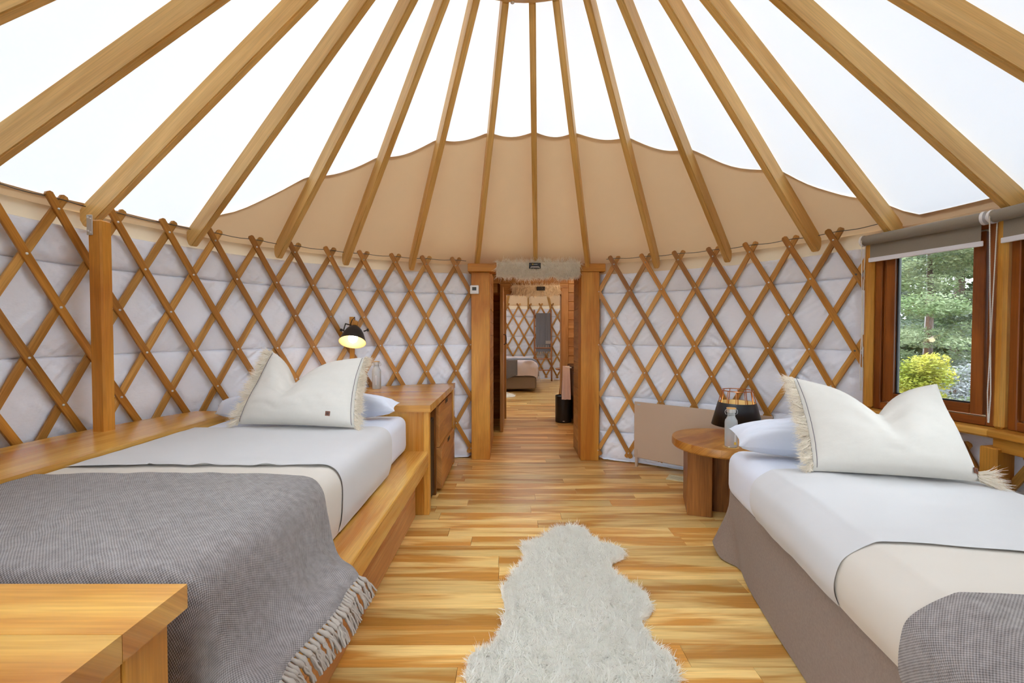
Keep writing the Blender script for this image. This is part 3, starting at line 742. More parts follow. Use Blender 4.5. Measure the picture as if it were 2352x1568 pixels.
def rbox(name, x0, x1, y0, y1, z0, z1, r, mat, parent, frame=None, seg=5, puff=.0, sub=10):
    """soft rounded block"""
    bm = bmesh.new(); bmesh.ops.create_cube(bm, size=1)
    for v in bm.verts: v.co = Vector(((x0 + x1) / 2 + v.co.x * (x1 - x0), (y0 + y1) / 2 + v.co.y * (y1 - y0), (z0 + z1) / 2 + v.co.z * (z1 - z0)))
    bmesh.ops.bevel(bm, geom=bm.edges[:], offset=r, segments=seg, profile=.5, affect='EDGES')
    bmesh.ops.subdivide_edges(bm, edges=[e for e in bm.edges if e.calc_length() > .3], cuts=sub, use_grid_fill=True)
    uvl = bm.loops.layers.uv.new('UVMap')
    for f in bm.faces:
        for l in f.loops: l[uvl].uv = (l.vert.co.x, l.vert.co.y + l.vert.co.z)
    for v in bm.verts:
        w = puff * noise.noise(v.co * 3.1); v.co += v.normal * w
        if frame: v.co = frame(v.co)
    me = bpy.data.meshes.new(name); 
    cc = sum((v.co for v in bm.verts), Vector()) / len(bm.verts)
    for v in bm.verts: v.co -= cc
    bm.to_mesh(me); bm.free(); me.polygons.foreach_set('use_smooth', [True] * len(me.polygons)); me.materials.append(mat)
    return inst(name, me, Matrix.Translation(cc), parent)
def prism_clip(poly, lo, hi, axis):      # keep the part of a polygon with lo <= axis <= hi
    def cut(pl, k, keep):
        out = []
        for p, q in zip(pl, pl[1:] + pl[:1]):
            a, b = keep * (p[axis] - k), keep * (q[axis] - k)
            if a >= 0: out.append(p)
            if a * b < 0: t = a / (a - b); out.append((p[0] + (q[0] - p[0]) * t, p[1] + (q[1] - p[1]) * t))
        return out
    return cut(cut(poly, lo, 1), hi, -1)

# ================================================================== LEFT SIDE
# ---- bed platform
XR, XI, ZR = -.617, -.765, .478          # rail outer face, mattress side, rail top
bed = thing('bed_platform', 'built-in honey wood bed platform along the left wall', 'bed', (-1.35, 2.1, 0))
G().bx(-.80, XR, .98, 3.26, ZR - .02, ZR, .003, 1).obj('rail_cap', M['honey'], bed)
G().bx(-.66, XR, .98, 3.26, ZR - .122, ZR - .021, .003, 1).obj('rail', M['honey'], bed)
G().bx(-.745, -.71, .98, 3.235, .17, ZR - .022, .003, 1).obj('side_board', M['redboard'], bed)
G().bx(-.745, -.71, .98, 3.235, .002, .168, .003, 1).obj('side_board', M['redboard'], bed)
G().bx(-2.05, -.75, 1.0, 3.23, .36, .455, .004, 1).obj('slat_base', M['honey'], bed)
# wooden ledge filling the gap to the wall, cut round the post
arc = lambda r, y0, y1, n=24: [(CX - math.sqrt(r * r - (yy - CY) ** 2), yy) for yy in np.linspace(y0, y1, n)]
lg = [(-2.005, .95), (-2.005, 3.225)] + [p for p in arc(RW - .06, 3.225, .95)]
led = thing('wall_ledge', 'thick honey wood ledge between the left bed and the lattice', 'shelf', (-2.2, 2.0, .70))
G().prism(lg, .70, .782, 1).obj('board', M['honey'], led)
G().bx(-2.03, -2.006, .95, 3.225, .40, .699, .003, 1).obj('back_board', M['honey'], led)
# ---- mattress and bedding
MT = .752
mat_l = tag(rbox('mattress', -1.995, XI, 1.13, 3.235, ZR + .002, MT, .06, M['sheet'], None, puff=.004), 'mattress in a white fitted sheet on the wooden platform', 'mattress')
def fr_left(a, b, z, w=0): return Vector((b, a, z + w))
pr1 = smooth_path([(-1.985, MT + .010), (-1.5, MT + .016), (-.95, MT + .016), (-.84, MT + .015), (-.785, MT - .002), (-.755, MT - .045), (-.745, MT - .12), (-.741, MT - .20), (-.750, ZR + .012)])
pr2 = smooth_path([(-1.985, MT + .006), (-1.5, MT + .009), (-.95, MT + .010), (-.84, MT + .009), (-.790, MT - .006), (-.760, MT - .048), (-.751, MT - .12), (-.748, MT - .20), (-.755, ZR + .008)])
cv = thing('coverlet', 'oatmeal coverlet with folded edge on the left bed', 'coverlet', (-1.37, 2.3, MT))
P = drape(pr1, lambda s: 1.955 - 1.2 * max(0, s - .78) ** 2 + .012 * noise.noise((s * 14, 3, 0)), lambda s: 2.765 - 2.2 * max(0, s - .80) ** 2, 40, fr_left, .006, 1)
for i in range(len(P)):                    # the folded edge lifts in small tunnels
    P[i][0].z += .004 + (.010 * max(0, math.sin(i * .26)) ** 2 if 32 < i < 92 else 0)
G().grid(P).obj('top_layer', M['coverlet'], cv, True, 180)
G().grid(drape(pr2, lambda s: 1.16, lambda s: 2.05 - 1.0 * max(0, s - .78) ** 2, 40, fr_left, .003, 4)).obj('under_layer', M['coverlet2'], cv, True, 180)
# ---- grey woven throw with knotted tassels
prt = smooth_path([(-1.985, MT + .020), (-1.5, MT + .030), (-.95, MT + .030), (-.83, MT + .020), (-.762, MT - .025), (-.728, MT - .11), (-.70, MT - .19), (-.655, ZR + .034), (-.60, ZR + .016), (-.578, ZR - .010)])
th_ = thing('throw_blanket', 'grey woven throw with knotted tassels across the left bed foot', 'blanket', (-1.3, 1.4, MT))
P = []; NS, NA = 110, 60
alen = smooth_path([(1.0, MT - .30), (1.02, MT - .12), (1.05, MT - .02), (1.12, MT + .03), (1.3, MT + .03), (1.83, MT + .03)])
for i in range(NS + 1):
    s = i / NS; b, z = prt(s); row = []
    k = max(0, (s - .74) / .26)
    for j in range(NA + 1):
        t = j / NA; yf = 1.83 - .05 * s - .14 * k ** 1.5
        yy = 1.01 + (yf - 1.01) * t; dropf = max(0, (1.10 - yy) / .10)
        pl = .012 * k * (1 - .3 * k) * math.sin(yy * 38 + 3 * math.sin(yy * 7)) + .007 * noise.noise((b * 5, yy * 5, 0)) + .004 * noise.noise((b * 13, yy * 13, 0))
        out = .03 * k * math.sin(yy * 9 + .5)
        row.append(Vector((b + out * .6 + pl * k, yy - .02 * k, z + pl * (1 - .5 * k) - .30 * dropf ** 2 * (1 - .8 * k) - .0)))
    P.append(row)
G().grid(P).obj('cloth', M['throw'], th_, True, 180)
edge = P[-1]; nt_ = 34
for q in range(nt_):
    f = 1 + q * (NA - 2) / nt_; j = int(f); p = edge[j] * (1 - f + j) + edge[j + 1] * (f - j)
    g = G(); d0 = Vector((.7 + random.uniform(-.15, .2), random.uniform(-.35, .15), -.55)).normalized()
    kn = p + d0 * .022
    g.tube([p - d0 * .004, p + d0 * .012, kn, kn + d0 * .012], [.005, .007, .0105, .007], 7)
    for m_ in range(4):
        d1 = (d0 + Vector((random.uniform(-.15, .2), random.uniform(-.45, .45), random.uniform(-.9, -.3)))).normalized(); e1 = kn + d0 * .01
        pts = [e1 + d1 * x * .05 + Vector((0, 0, -.014 * x * x)) + Vector((random.uniform(-.002, .002),) * 3) for x in np.linspace(0, 1, 6)]
        g.tube(pts, [.0042, .0044, .0042, .004, .0038, .003], 6)
    g.obj('tassel', M['tassel'], th_, True, 60)
# ---- pillows on the left bed
pw = pillow('pillow', 'long white cotton pillow behind the fringed pillow, left bed', [(-2.02, 3.00, MT + .05), (-.80, 3.02, MT + .065), (-.785, 3.10, .865), (-2.05, 3.08, .85)], .25, M['sheet'], back=.38, low=.3, wr=.008, seed=3, pinch=.03)
t, P_, ex, ey, nn = pillow('fringed_pillow', 'cream linen pillow with long fringe on both sides, left bed', [(-1.72, 2.77, MT + .03), (-.945, 2.685, MT + .025), (-.955, 2.90, 1.19), (-1.60, 2.97, 1.25)], .20, M['linen'], notch=.20, uc=.37, back=.45, low=.7, dent=.05, wr=.013, seed=1, pinch=.035)
pillow_fringe(t, P_, ex, ey, nn, .004, -1, .058, 3600, down=.25); pillow_fringe(t, P_, ex, ey, nn, .996, 1, .05, 3000, down=.15)
stitch(t, P_, .03, nn=nn); stitch(t, P_, .972, nn=nn); patch(t, P_, .80, .13, ex, ey, nn)
# ---- head cabinet: carcass, worktop of staves, fridge bay, two drawers
cb = thing('bedside_cabinet', 'honey wood cabinet with two drawers at the head of the left bed', 'cabinet', (-1.2, 3.9, 0))
topp = [(-.598, 3.235), (-.598, 4.655)] + [(CX - math.sqrt((RW - .07) ** 2 - (yy - CY) ** 2), yy) for yy in np.linspace(4.62, 3.235, 26) if CX - math.sqrt((RW - .07) ** 2 - (yy - CY) ** 2) > -1.93] + [(-1.93, 3.235)]
ZT = .822; yy = 3.235; k = 0
while yy < 4.64:
    d = (.105, .12, .09, .11)[k % 4]; pc_ = prism_clip(topp, yy + .0006, min(yy + d, 4.66) - .0006, 1)
    if len(pc_) > 2: G().prism(pc_, ZT - .05, ZT, 0).obj('worktop_stave', M['honey'], cb)
    yy += d; k += 1
G().bx(-1.95, -.655, 3.262, 3.292, 0, ZT - .051, .003, 2).obj('side_panel', M['honey'], cb)
G().bx(-.655, -.615, 3.262, 3.33, 0, ZT - .051, .003, 2).obj('front_stile', M['sill'], cb)
G().bx(-.645, -.618, 3.33, 4.60, ZT - .078, ZT - .052, .003, 1).obj('top_rail', M['sill'], cb)
G().bx(-1.1, -.632, 3.66, 3.70, 0, ZT - .08, .003, 2).obj('divider', M['walnut'], cb)
G().bx(-1.15, -.600, 4.52, 4.615, 0, ZT - .052, .003, 2).obj('end_panel', M['honey'], cb)
G().bx(-1.15, -1.12, 3.33, 4.52, .02, ZT - .08).obj('back_panel', M['walnut'], cb)
for z0, z1, pop in ((.385, .735, 0), (.035, .378, .02)):
    d_ = G().bx(-1.05, -.612 + pop, 3.715, 4.505, z0, z1, .004, 1).obj('drawer', M['drawer'], cb)
    G().bx(-.6125 + pop, -.6105 + pop, 4.06, 4.20, z1 - .035, z1 + .001, .0005).obj('finger_slot', M['black_soft'], d_)
fr = thing('mini_fridge', 'black mini fridge in the open bay of the head cabinet', 'fridge', (-.9, 3.5, 0))
G().bx(-1.1, -.675, 3.345, 3.65, .02, .66, .006).obj('body', M['black_soft'], fr); G().bx(-.673, -.645, 3.345, 3.65, .03, .655, .006).obj('door', M['black'], fr)
G().bx(-.646, -.636, 3.37, 3.39, .56, .62, .002).obj('handle', M['black'], fr)
# ---- near end: matching desk top
dk = thing('foot_cabinet', 'honey wood cabinet top in the near left corner', 'cabinet', (-1.3, .6, 0))
DX, DY = -.698, .942
yy = DY; k = 0; dpoly = [(DX, .2), (DX, DY), (-2.15, DY), (-2.15, .2)]
while yy > .25:
    d = (.16, .12, .14)[k % 3]; pc_ = prism_clip(dpoly, yy - d + .0006, yy - .0006, 1); G().prism(pc_, ZT - .052, ZT, 0).obj('worktop_stave', M['honey'], dk); yy -= d; k += 1
G().bx(-.755, -.712, .80, .905, 0, ZT - .054, .003, 2).obj('leg_post', M['sill'], dk)
G().bx(-.752, -.716, .22, .80, ZT - .125, ZT - .054, .003, 1).obj('top_rail', M['sill'], dk)
G().bx(-.79, -.757, .22, .80, .0, ZT - .126, .003, 2).obj('inner_panel', M['walnut'], dk)
G().bx(-2.1, -.757, .87, .90, 0, ZT - .054, .003, 2).obj('end_panel', M['honey'], dk)
# ---- clamp lamp on the lattice
lp = thing('wall_lamp', 'black dome reading lamp with lit bulb on the left lattice', 'lamp', (-1.47, 4.2, 1.2))
ax = Vector((.06, -.60, -1)).normalized(); e1 = ax.orthogonal().normalized(); e2 = ax.cross(e1); LM = Matrix((e1, e2, ax)).transposed()
c0 = Vector((-1.452, 4.10, 1.410))         # top of the shade
G().lathe([(.022, 0), (.040, .012), (.066, .04), (.088, .08), (.102, .12), (.116, .165), (.119, .17)], c0, 36, LM).obj('shade', M['black'], lp, True, 180)
G().lathe([(.020, .003), (.038, .015), (.064, .043), (.086, .083), (.100, .123), (.114, .167), (.118, .170)], c0, 36, LM).obj('shade_lining', M['gold'], lp, True, 180)
G().lathe([(.001, -.052), (.022, -.050), (.026, -.046), (.026, -.03), (.024, -.026), (.027, -.022), (.027, .0), (.001, .0)], c0, 24, LM).obj('wooden_cap', M['tabletop'], lp, True)
G().lathe([(.001, .03), (.016, .03), (.017, .07), (.03, .09), (.040, .115), (.041, .135), (.034, .158), (.018, .170), (.0008, .174)], c0, 24, LM).obj('bulb', M['bulb'], lp, True, 180)
br = pol(th_px(807, RW), RW - .03, 0)
G().bx(br.x - .022, br.x + .022, br.y - .016, br.y + .01, 1.10, 1.50, .003, 2).obj('mounting_board', M['slat'], lp)
for sx in (-1, 1):
    k0 = c0 + LM @ Vector((0, 0, .055)) + Vector((sx * .085, .01, .0))
    G().tube([k0, k0 + Vector((sx * .03, .005, .01))], .006, 10).obj('knob', M['black'], lp, True); G().tube([k0 + Vector((sx * .03, .005, .01)), k0 + Vector((sx * .045, .007, .013))], .013, 12).obj('knob', M['black'], lp, True)
k0 = c0 + LM @ Vector((0, 0, .055))
G().tube([k0 + Vector((-.10, .012, .01)), k0 + Vector((-.10, .06, .07)), Vector((br.x, br.y - .02, 1.42))], .006, 8).obj('yoke', M['black'], lp, True)
G().tube([c0 - ax * .04 + Vector((0, 0, .0)), c0 + Vector((-.01, .03, .085)), c0 + Vector((-.045, .06, .06)), Vector((br.x - .02, br.y - .02, 1.40))], .0035, 8).obj('cord', M['black'], lp, True)
pd = bpy.data.lights.new('bulb_light', 'POINT'); pd.energy = .28; pd.color = (1, .80, .52); pd.shadow_soft_size = .03
po = bpy.data.objects.new('bulb_light', pd); put(po, lp, Matrix.Translation(c0 + ax * .19))

def bottle(name, label, loc, h=.265, r=.041, coaster=None):
    t = thing(name, label, 'bottle', loc, 'glass water bottles'); s = h / .265; x, y_, z = loc
    pb = [(.0005, .003), (r * .85, 0), (r, .006), (r, .165 * s), (r * .93, .18 * s), (r * .7, .196 * s), (r * .60, .206 * s), (r * .60, .238 * s)]
    G().lathe(pb, loc, 28).obj('glass_body', M['bottle'], t, True, 50)
    G().lathe([(r * .61, .214 * s), (r * .64, .216 * s), (r * .64, .221 * s), (r * .61, .223 * s)], loc, 24).obj('neck_ring', M['bottle'], t, True)
    c_ = G().lathe([(.0005, .232 * s), (r * .72, .232 * s), (r * .72, .256 * s), (.0005, .2562 * s)], loc, 28).obj('cap', M['steel'], t, True)
    G().lathe([(.0005, .256 * s), (r * .74, .2565 * s), (r * .75, .262 * s), (.0005, h)], loc, 28).obj('cap_disc', M['bamboo'], c_, True)
    for sx in (-1, 1):
        a = Vector(loc) + Vector((sx * r * .72, 0, .246 * s)); G().tube([a + Vector((sx * .014 * math.sin(q), 0, .018 * math.cos(q) - .012)) for q in np.linspace(.3, 2.8, 9)], .0018, 6).obj('cap_loop', M['steel'], c_, True)
    G().box((x + r * .2, y_ - r * .99, z + .085 * s), (.004, .0012, .09 * s), .0003).obj('print_line', M['white'], t)
    G().box((x + r * .2, y_ - r * .995, z + .03 * s), (.016, .001, .018), .0003).obj('print_mark', M['gold_mark'], t) if coaster else None
    return t
bottle('water_bottle', 'glass water bottle with bamboo cap on the head cabinet, left bed', (-1.276, 4.17, ZT + .0005), .262)

# ================================================================== RIGHT SIDE
PH = R_(8.2); HX, HY = 1.288, 2.67; LB, WB = 2.0, 1.02
def fr_right(a, b, z, w=0): return Vector((HX - a * math.sin(PH) + b * math.cos(PH), HY - a * math.cos(PH) - b * math.sin(PH), z + w))
MR, BR = .665, .415
sk = thing('divan_bed', 'low bed base in a brown grey fabric skirt by the window', 'bed', fr_right(1, .5, 0))
top = [(2.0, .02), (1.4, .012), (.8, .01), (.3, .008), (.09, .012), (.02, .03), (.0, .09), (0, .3), (0, .6), (0, 1.0), (.06, 1.02), (.6, 1.02), (1.3, 1.02), (2.0, 1.01)]
bot = [(2.0, .02), (1.4, .0), (.8, -.005), (.36, .012), (.16, .03), (.04, -.045), (-.09, -.03), (-.10, .16), (-.05, .5), (-.04, 1.0), (.05, 1.05), (.6, 1.04), (1.3, 1.03), (2.0, 1.02)]
ft, fb = smooth_path(top), smooth_path(bot); P = []
ctl_t = [0]; ctl_b = [0]
def at_ctl(pts, k):                        # walk both outlines knot by knot so that their corners agree
    q = [pts[0]] + list(pts) + [pts[-1]]; i = min(int(k), len(pts) - 2) + 1; t = k - (i - 1); o = []
    for d in range(2):
        a, b, c, e = q[i - 1][d], q[i][d], q[i + 1][d], q[i + 2][d]
        o.append(.5 * (2 * b + (c - a) * t + (2 * a - 5 * b + 4 * c - e) * t * t + (3 * b - a - 3 * c + e) * t ** 3))
    return o
for i in range(157):
    k = i / 12; (a0, b0), (a1, b1) = at_ctl(top, k), at_ctl(bot, k); row = []
    zl = .008 + (.05 * math.exp(-((k - 5.6) / .5) ** 2))
    for j in range(15):
        t = j / 14; w = .006 * noise.noise((k * 1.7, t * 2, 4)) * t
        row.append(fr_right(a0 + (a1 - a0) * t ** 1.3, b0 + (b1 - b0) * t ** 1.3 + w, BR - (BR - zl) * t))
    P.append(row)
P = [[fr_right(a0 * .97 + .03, .5 + (b0 - .5) * .97, BR + .004) for a0, b0 in (at_ctl(top, i / 12),)] + r for i, r in enumerate(P)]
G().grid(P).obj('skirt', M['skirt'], sk, True, 70)
rbox('box_spring', .04, 1.98, .05, .98, .06, .37, .02, M['skirt'], sk, lambda v: fr_right(v.x, v.y, v.z))
mr = tag(rbox('mattress', 0.0, 2.0, .0, WB, .375, MR, .085, M['sheet'], None, lambda v: fr_right(v.x, v.y, v.z), puff=.007), 'mattress in a white sheet on the skirted bed', 'mattress')
def prof_r(o, low=.43):
    zt = MR + o
    return smooth_path([(.0 - o * .4, low), (-.012 - o, low + .06), (-.014 - o, MR - .11), (.006 - o, MR - .045), (.055, zt - .014), (.13, zt), (.5, zt + .006), (.9, zt), (.97, zt - .016), (WB - .002 + o, MR - .05), (WB + .012 + o, MR - .12), (WB + o, low + .05)])
cr = thing('coverlet', 'oatmeal coverlet with a folded lower edge on the skirted bed', 'coverlet', fr_right(1, .5, MR))
p1, p2, p3 = prof_r(.020), prof_r(.012), prof_r(.034, .40)
G().grid(drape(p1, lambda s: .49 - .03 * math.sin(s * 3) + .05 * max(0, .2 - s), lambda s: 1.225 + .09 * s - .6 * max(0, .2 - s) ** 2 + .004 * noise.noise((s * 9, 1, 1)), 50, fr_right, .009, 2)).obj('top_layer', M['coverlet'], cr, True, 180)
G().grid(drape(p2, lambda s: 1.1, lambda s: 1.99, 40, fr_right, .004, 7)).obj('under_layer', M['coverlet2'], cr, True, 180)
tr = thing('throw_blanket', 'grey woven throw over the foot of the skirted bed', 'blanket', fr_right(1.7, .5, MR))
G().grid(drape(p3, lambda s: 1.535 + .02 * math.sin(s * 5), lambda s: 1.97, 40, fr_right, .008, 12)).obj('cloth', M['throw'], tr, True, 180)
def frc(u, w_, z): return fr_right(u, w_, z)
pillow('pillow', 'white cotton pillow on the skirted bed behind the fringed pillow', [frc(.26, -.01, MR + .07), frc(.33, .72, MR + .05), frc(.12, .74, .86), frc(.17, -.035, .815)], .25, M['sheet'], back=.4, low=.3, wr=.012, seed=8, pinch=.05)
t, P_, ex, ey, nn = pillow('fringed_pillow', 'cream linen pillow with fringe and small leather patch by the window', [(1.435, 2.115, MR + .03), (2.055, 1.93, MR + .04), (2.10, 2.19, 1.11), (1.495, 2.375, 1.12)], .21, M['linen'], notch=.175, uc=.52, back=.45, low=.6, dent=.035, wr=.014, seed=5, pinch=.03)
pillow_fringe(t, P_, ex, ey, nn, .004, -1, .05, 3600, down=.2); pillow_fringe(t, P_, ex, ey, nn, .996, 1, .075, 500, 0, .07, down=.1)
stitch(t, P_, .03, nn=nn); patch(t, P_, .965, .075, ex, ey, nn, .024)
# ---- round side table, lamp, bottle on a coaster
TX, TY, TZ, TR = 1.60, 3.345, .55, .366
tb = thing('side_table', 'round chunky wooden side table beside the skirted bed', 'table', (TX, TY, 0))
out = [(TX + TR * math.cos(a), TY + TR * math.sin(a)) for a in np.linspace(0, 2 * math.pi, 72, endpoint=False)]
ang = R_(35); 
def rot2(p, a): return ((p[0] - TX) * math.cos(a) - (p[1] - TY) * math.sin(a) + TX, (p[0] - TX) * math.sin(a) + (p[1] - TY) * math.cos(a) + TY)
for i, (lo, hi) in enumerate(((-.4, -.17), (-.17, .03), (.03, .2), (.2, .4))):
    pl_ = prism_clip([rot2(p, -ang) for p in out], TY + lo + .0004, TY + hi - .0004, 1); pl_ = [rot2(p, ang) for p in pl_]
    g = G(); n = len(pl_)
    if n < 3: continue
    ins = lambda p, k: (TX + (p[0] - TX) * k, TY + (p[1] - TY) * k)
    rim = [1 if math.hypot(p[0] - TX, p[1] - TY) > TR - .002 else 0 for p in pl_]
    layers = [([ins(p, 1 - .02 * q) for p, q in zip(pl_, rim)], TZ - .062), (pl_, TZ - .052), (pl_, TZ - .010), ([ins(p, 1 - .012 * q) for p, q in zip(pl_, rim)], TZ)]
    V = [(x_, y_, z_) for L_, z_ in layers for x_, y_ in L_]; Fs = [tuple(range(n))[::-1], tuple(range(3 * n, 4 * n))]
    for l in range(3): Fs += [(l * n + q, l * n + (q + 1) % n, (l + 1) * n + (q + 1) % n, (l + 1) * n + q) for q in range(n)]
    UV = []
    for x_, y_, z_ in V: p = rot2((x_, y_), -ang); UV.append((p[0] - TX, p[1] + z_))
    g.add(V, Fs, UV).obj('top_plank', M['tabletop'], tb, True, 35)
la = math.atan2(-.05, .166); lr = Matrix.Rotation(la, 3, 'Z'); f0 = Vector((1.300, 3.262, 0))
ex_, ey_ = lr @ Vector((1, 0, 0)), lr @ Vector((0, 1, 0))
G().box(f0 + ex_ * .085 + ey_ * .19 + Vector((0, 0, .2435)), (.17, .38, .487), .004, 2, lr).obj('leg_slab', M['walnut'], tb)
G().box(f0 + ex_ * .40 + ey_ * .19 + Vector((0, 0, .2435)), (.17, .38, .487), .004, 2, lr).obj('leg_slab', M['walnut'], tb)
G().box(f0 + ex_ * .2425 + ey_ * .19 + Vector((0, 0, .2435)), (.143, .12, .487), .004, 2, lr).obj('leg_core', M['walnut'], tb)
LX, LY = 1.765, 3.47
tl = thing('table_lamp', 'black tapered lamp with copper wire cage on the side table', 'lamp', (LX, LY, TZ))
G().lathe([(.183, .082), (.184, .08), (.137, .258), (.136, .259)], (LX, LY, TZ), 48).obj('shade', M['shade'], tl, True, 180)
G().lathe([(.181, .081), (.134, .258)], (LX, LY, TZ), 48).obj('shade_lining', M['gold'], tl, True, 180)
cg = G()
for k in range(12):
    a = 2 * math.pi * k / 12; cs, sn = math.cos(a), math.sin(a)
    cg.tube([(LX + r * cs, LY + r * sn, TZ + z) for r, z in ((.165, .10), (.131, .25), (.113, .345), (.112, .35))], .0032, 6)
for r, z in ((.112, .351), (.160, .10)): cg.tube([(LX + r * math.cos(a), LY + r * math.sin(a), TZ + z) for a in np.linspace(0, 2 * math.pi, 48, endpoint=False)], .0034, 6, closed=True)
cg.obj('wire_cage', M['copper'], tl, True)
bs = G()
for k in range(4):
    a = 2 * math.pi * k / 4 + .5; cs, sn = math.cos(a), math.sin(a); bs.tube([(LX + r * cs, LY + r * sn, TZ + z) for r, z in ((.15, .10), (.085, .02), (.07, .004))], .0036, 6)
bs.tube([(LX + .075 * math.cos(a), LY + .075 * math.sin(a), TZ + .005) for a in np.linspace(0, 2 * math.pi, 32, endpoint=False)], .004, 6, closed=True)
bs.obj('wire_base', M['copper'], tl, True)
G().lathe([(.001, .10), (.02, .10), (.02, .15), (.034, .19), (.03, .22), (.001, .235)], (LX, LY, TZ), 20).obj('bulb', emit('warm_bulb', (1, .86, .62, 1), 2.0), tl, True, 180)
BXx, BYy = 1.533, 3.09
tag(G().lathe([(.0005, 0), (.05, 0), (.052, .002), (.052, .006), (.0005, .0065)], (BXx, BYy, TZ + .0004), 32).obj('coaster', M['bamboo'], None, True), 'round thin wooden coaster under the bottle', 'coaster')
bottle('water_bottle', 'glass water bottle with bamboo cap on the round side table', (BXx, BYy, TZ + .0072), .275, .042, True)
# ---- flat panel heater
A, B = Vector((1.238, 4.462, 0)), Vector((2.17, 3.665, 0)); x = (B - A).normalized(); nr = Vector((x.y, -x.x, 0)); rot = Matrix((x, -nr, Vector((0, 0, 1)))).transposed()
ht = thing('panel_heater', 'flat beige panel heater against the right lattice', 'heater', (A + B) / 2)
G().box((A + B) / 2 + Vector((0, 0, .375)), ((B - A).length, .022, .56), .004, 0, rot).obj('panel', M['heater'], ht)
for f in (.02, .98):
    G().box(A + (B - A) * f + Vector((0, 0, .09)), (.022, .03, .18), .003, 2, rot).obj('foot', M['heater'], ht)
G().box(A + x * .05 + nr * .0115 + Vector((0, 0, .63)), (.035, .002, .014), .0005, 0, rot).obj('badge', M['steel'], ht)
# ---- floor vent
vt = thing('floor_vent', 'cream slotted floor vent beside the round table leg', 'vent', (1.56, 4.03, 0))
va = math.atan2(-.075, .125); vr = Matrix.Rotation(va, 3, 'Z'); vc = Vector((1.585, 4.045, 0))
for dx, dy, sx, sy in ((0, .063, .30, .022), (0, -.063, .30, .022), (-.139, 0, .022, .104), (.139, 0, .022, .104)): G().box(vc + vr @ Vector((dx, dy, .003)), (sx, sy, .006), .0015, 0, vr).obj('frame', M['vent'], vt)
G().box(vc + Vector((0, 0, .0006)), (.256, .104, .001), .0002, 0, vr).obj('dark_well', M['black_soft'], vt)
for k in range(5): G().box(vc + vr @ Vector((0, -.04 + .02 * k, .0035)), (.256, .007, .004), .001, 0, vr).obj('slat', M['vent'], vt)
# ---- blinds
for i in range(2):
    a, b = TW[i], TW[i + 1]; A, B, x, nrm = frame_of(a, b); rot = Matrix((x, nrm, Vector((0, 0, 1)))).transposed(); Lw = (B - A).length
    up = Vector((0, 0, 1)); o0 = A + nrm * .085 + up * 1.995
    t = thing('roller_blind', ('taupe roller blind rolled up over the full window' if i == 0 else 'taupe roller blind at the right edge over the next window'), 'blind', (A + B) / 2 + up * 1.9, 'roller blinds')
    u0, u1 = (-.005, Lw - .045) if i == 0 else (.0, Lw - .03)
    G().tube([o0 + x * (u0 + .016), o0 + x * (u1 - .016)], .034, 24).obj('roll', M['blind'], t, True)
    for uu in (u0, u1 - .014): G().tube([o0 + x * uu, o0 + x * (uu + .014)], .038, 24).obj('end_cap', M['white'], t, True)
    G().tube([o0 + x * (u1 - .002), o0 + x * (u1 + .022)], .016, 14).obj('pin', M['white'], t, True)
    G().box(o0 + x * (u0 + u1) / 2 - nrm * .025 + up * (-.06), (u1 - u0 - .07, .0025, .13), .0005, 0, rot).obj('cloth', M['blind'], t)
    G().box(o0 + x * (u0 + u1) / 2 - nrm * .025 + up * (-.136), (u1 - u0 - .05, .010, .030), .003, 0, rot).obj('bottom_bar', M['blindbar'], t)
    bead, _ = G().lathe([(.0003, -.0023), (.0018, -.0014), (.0023, 0), (.0018, .0014), (.0003, .0023)], n=6).mesh('bead', M['bead'], True, 180)
    L_ = 1.05 if i == 0 else 1.14
    cd = G(); bp = o0 + x * (u0 + .007)
    for sg in (-1, 1):
        pts = [bp + nrm * .0 + x * (sg * .013 * min(1, (1.0 - q) * 6 + .15)) + nrm * sg * .036 * (1 - q) - up * (L_ * q) for q in np.linspace(0, 1, 240)]
        cd.tube(pts, [.0022 if k % 2 else .0036 for k in range(240)], 6)
    cd.obj('bead_chain', M['bead'], t, True)
    G().tube([bp - up * (L_ - .05), bp - up * (L_ - .028)], .0055, 8).obj('chain_joint', M['bead'], t, True)

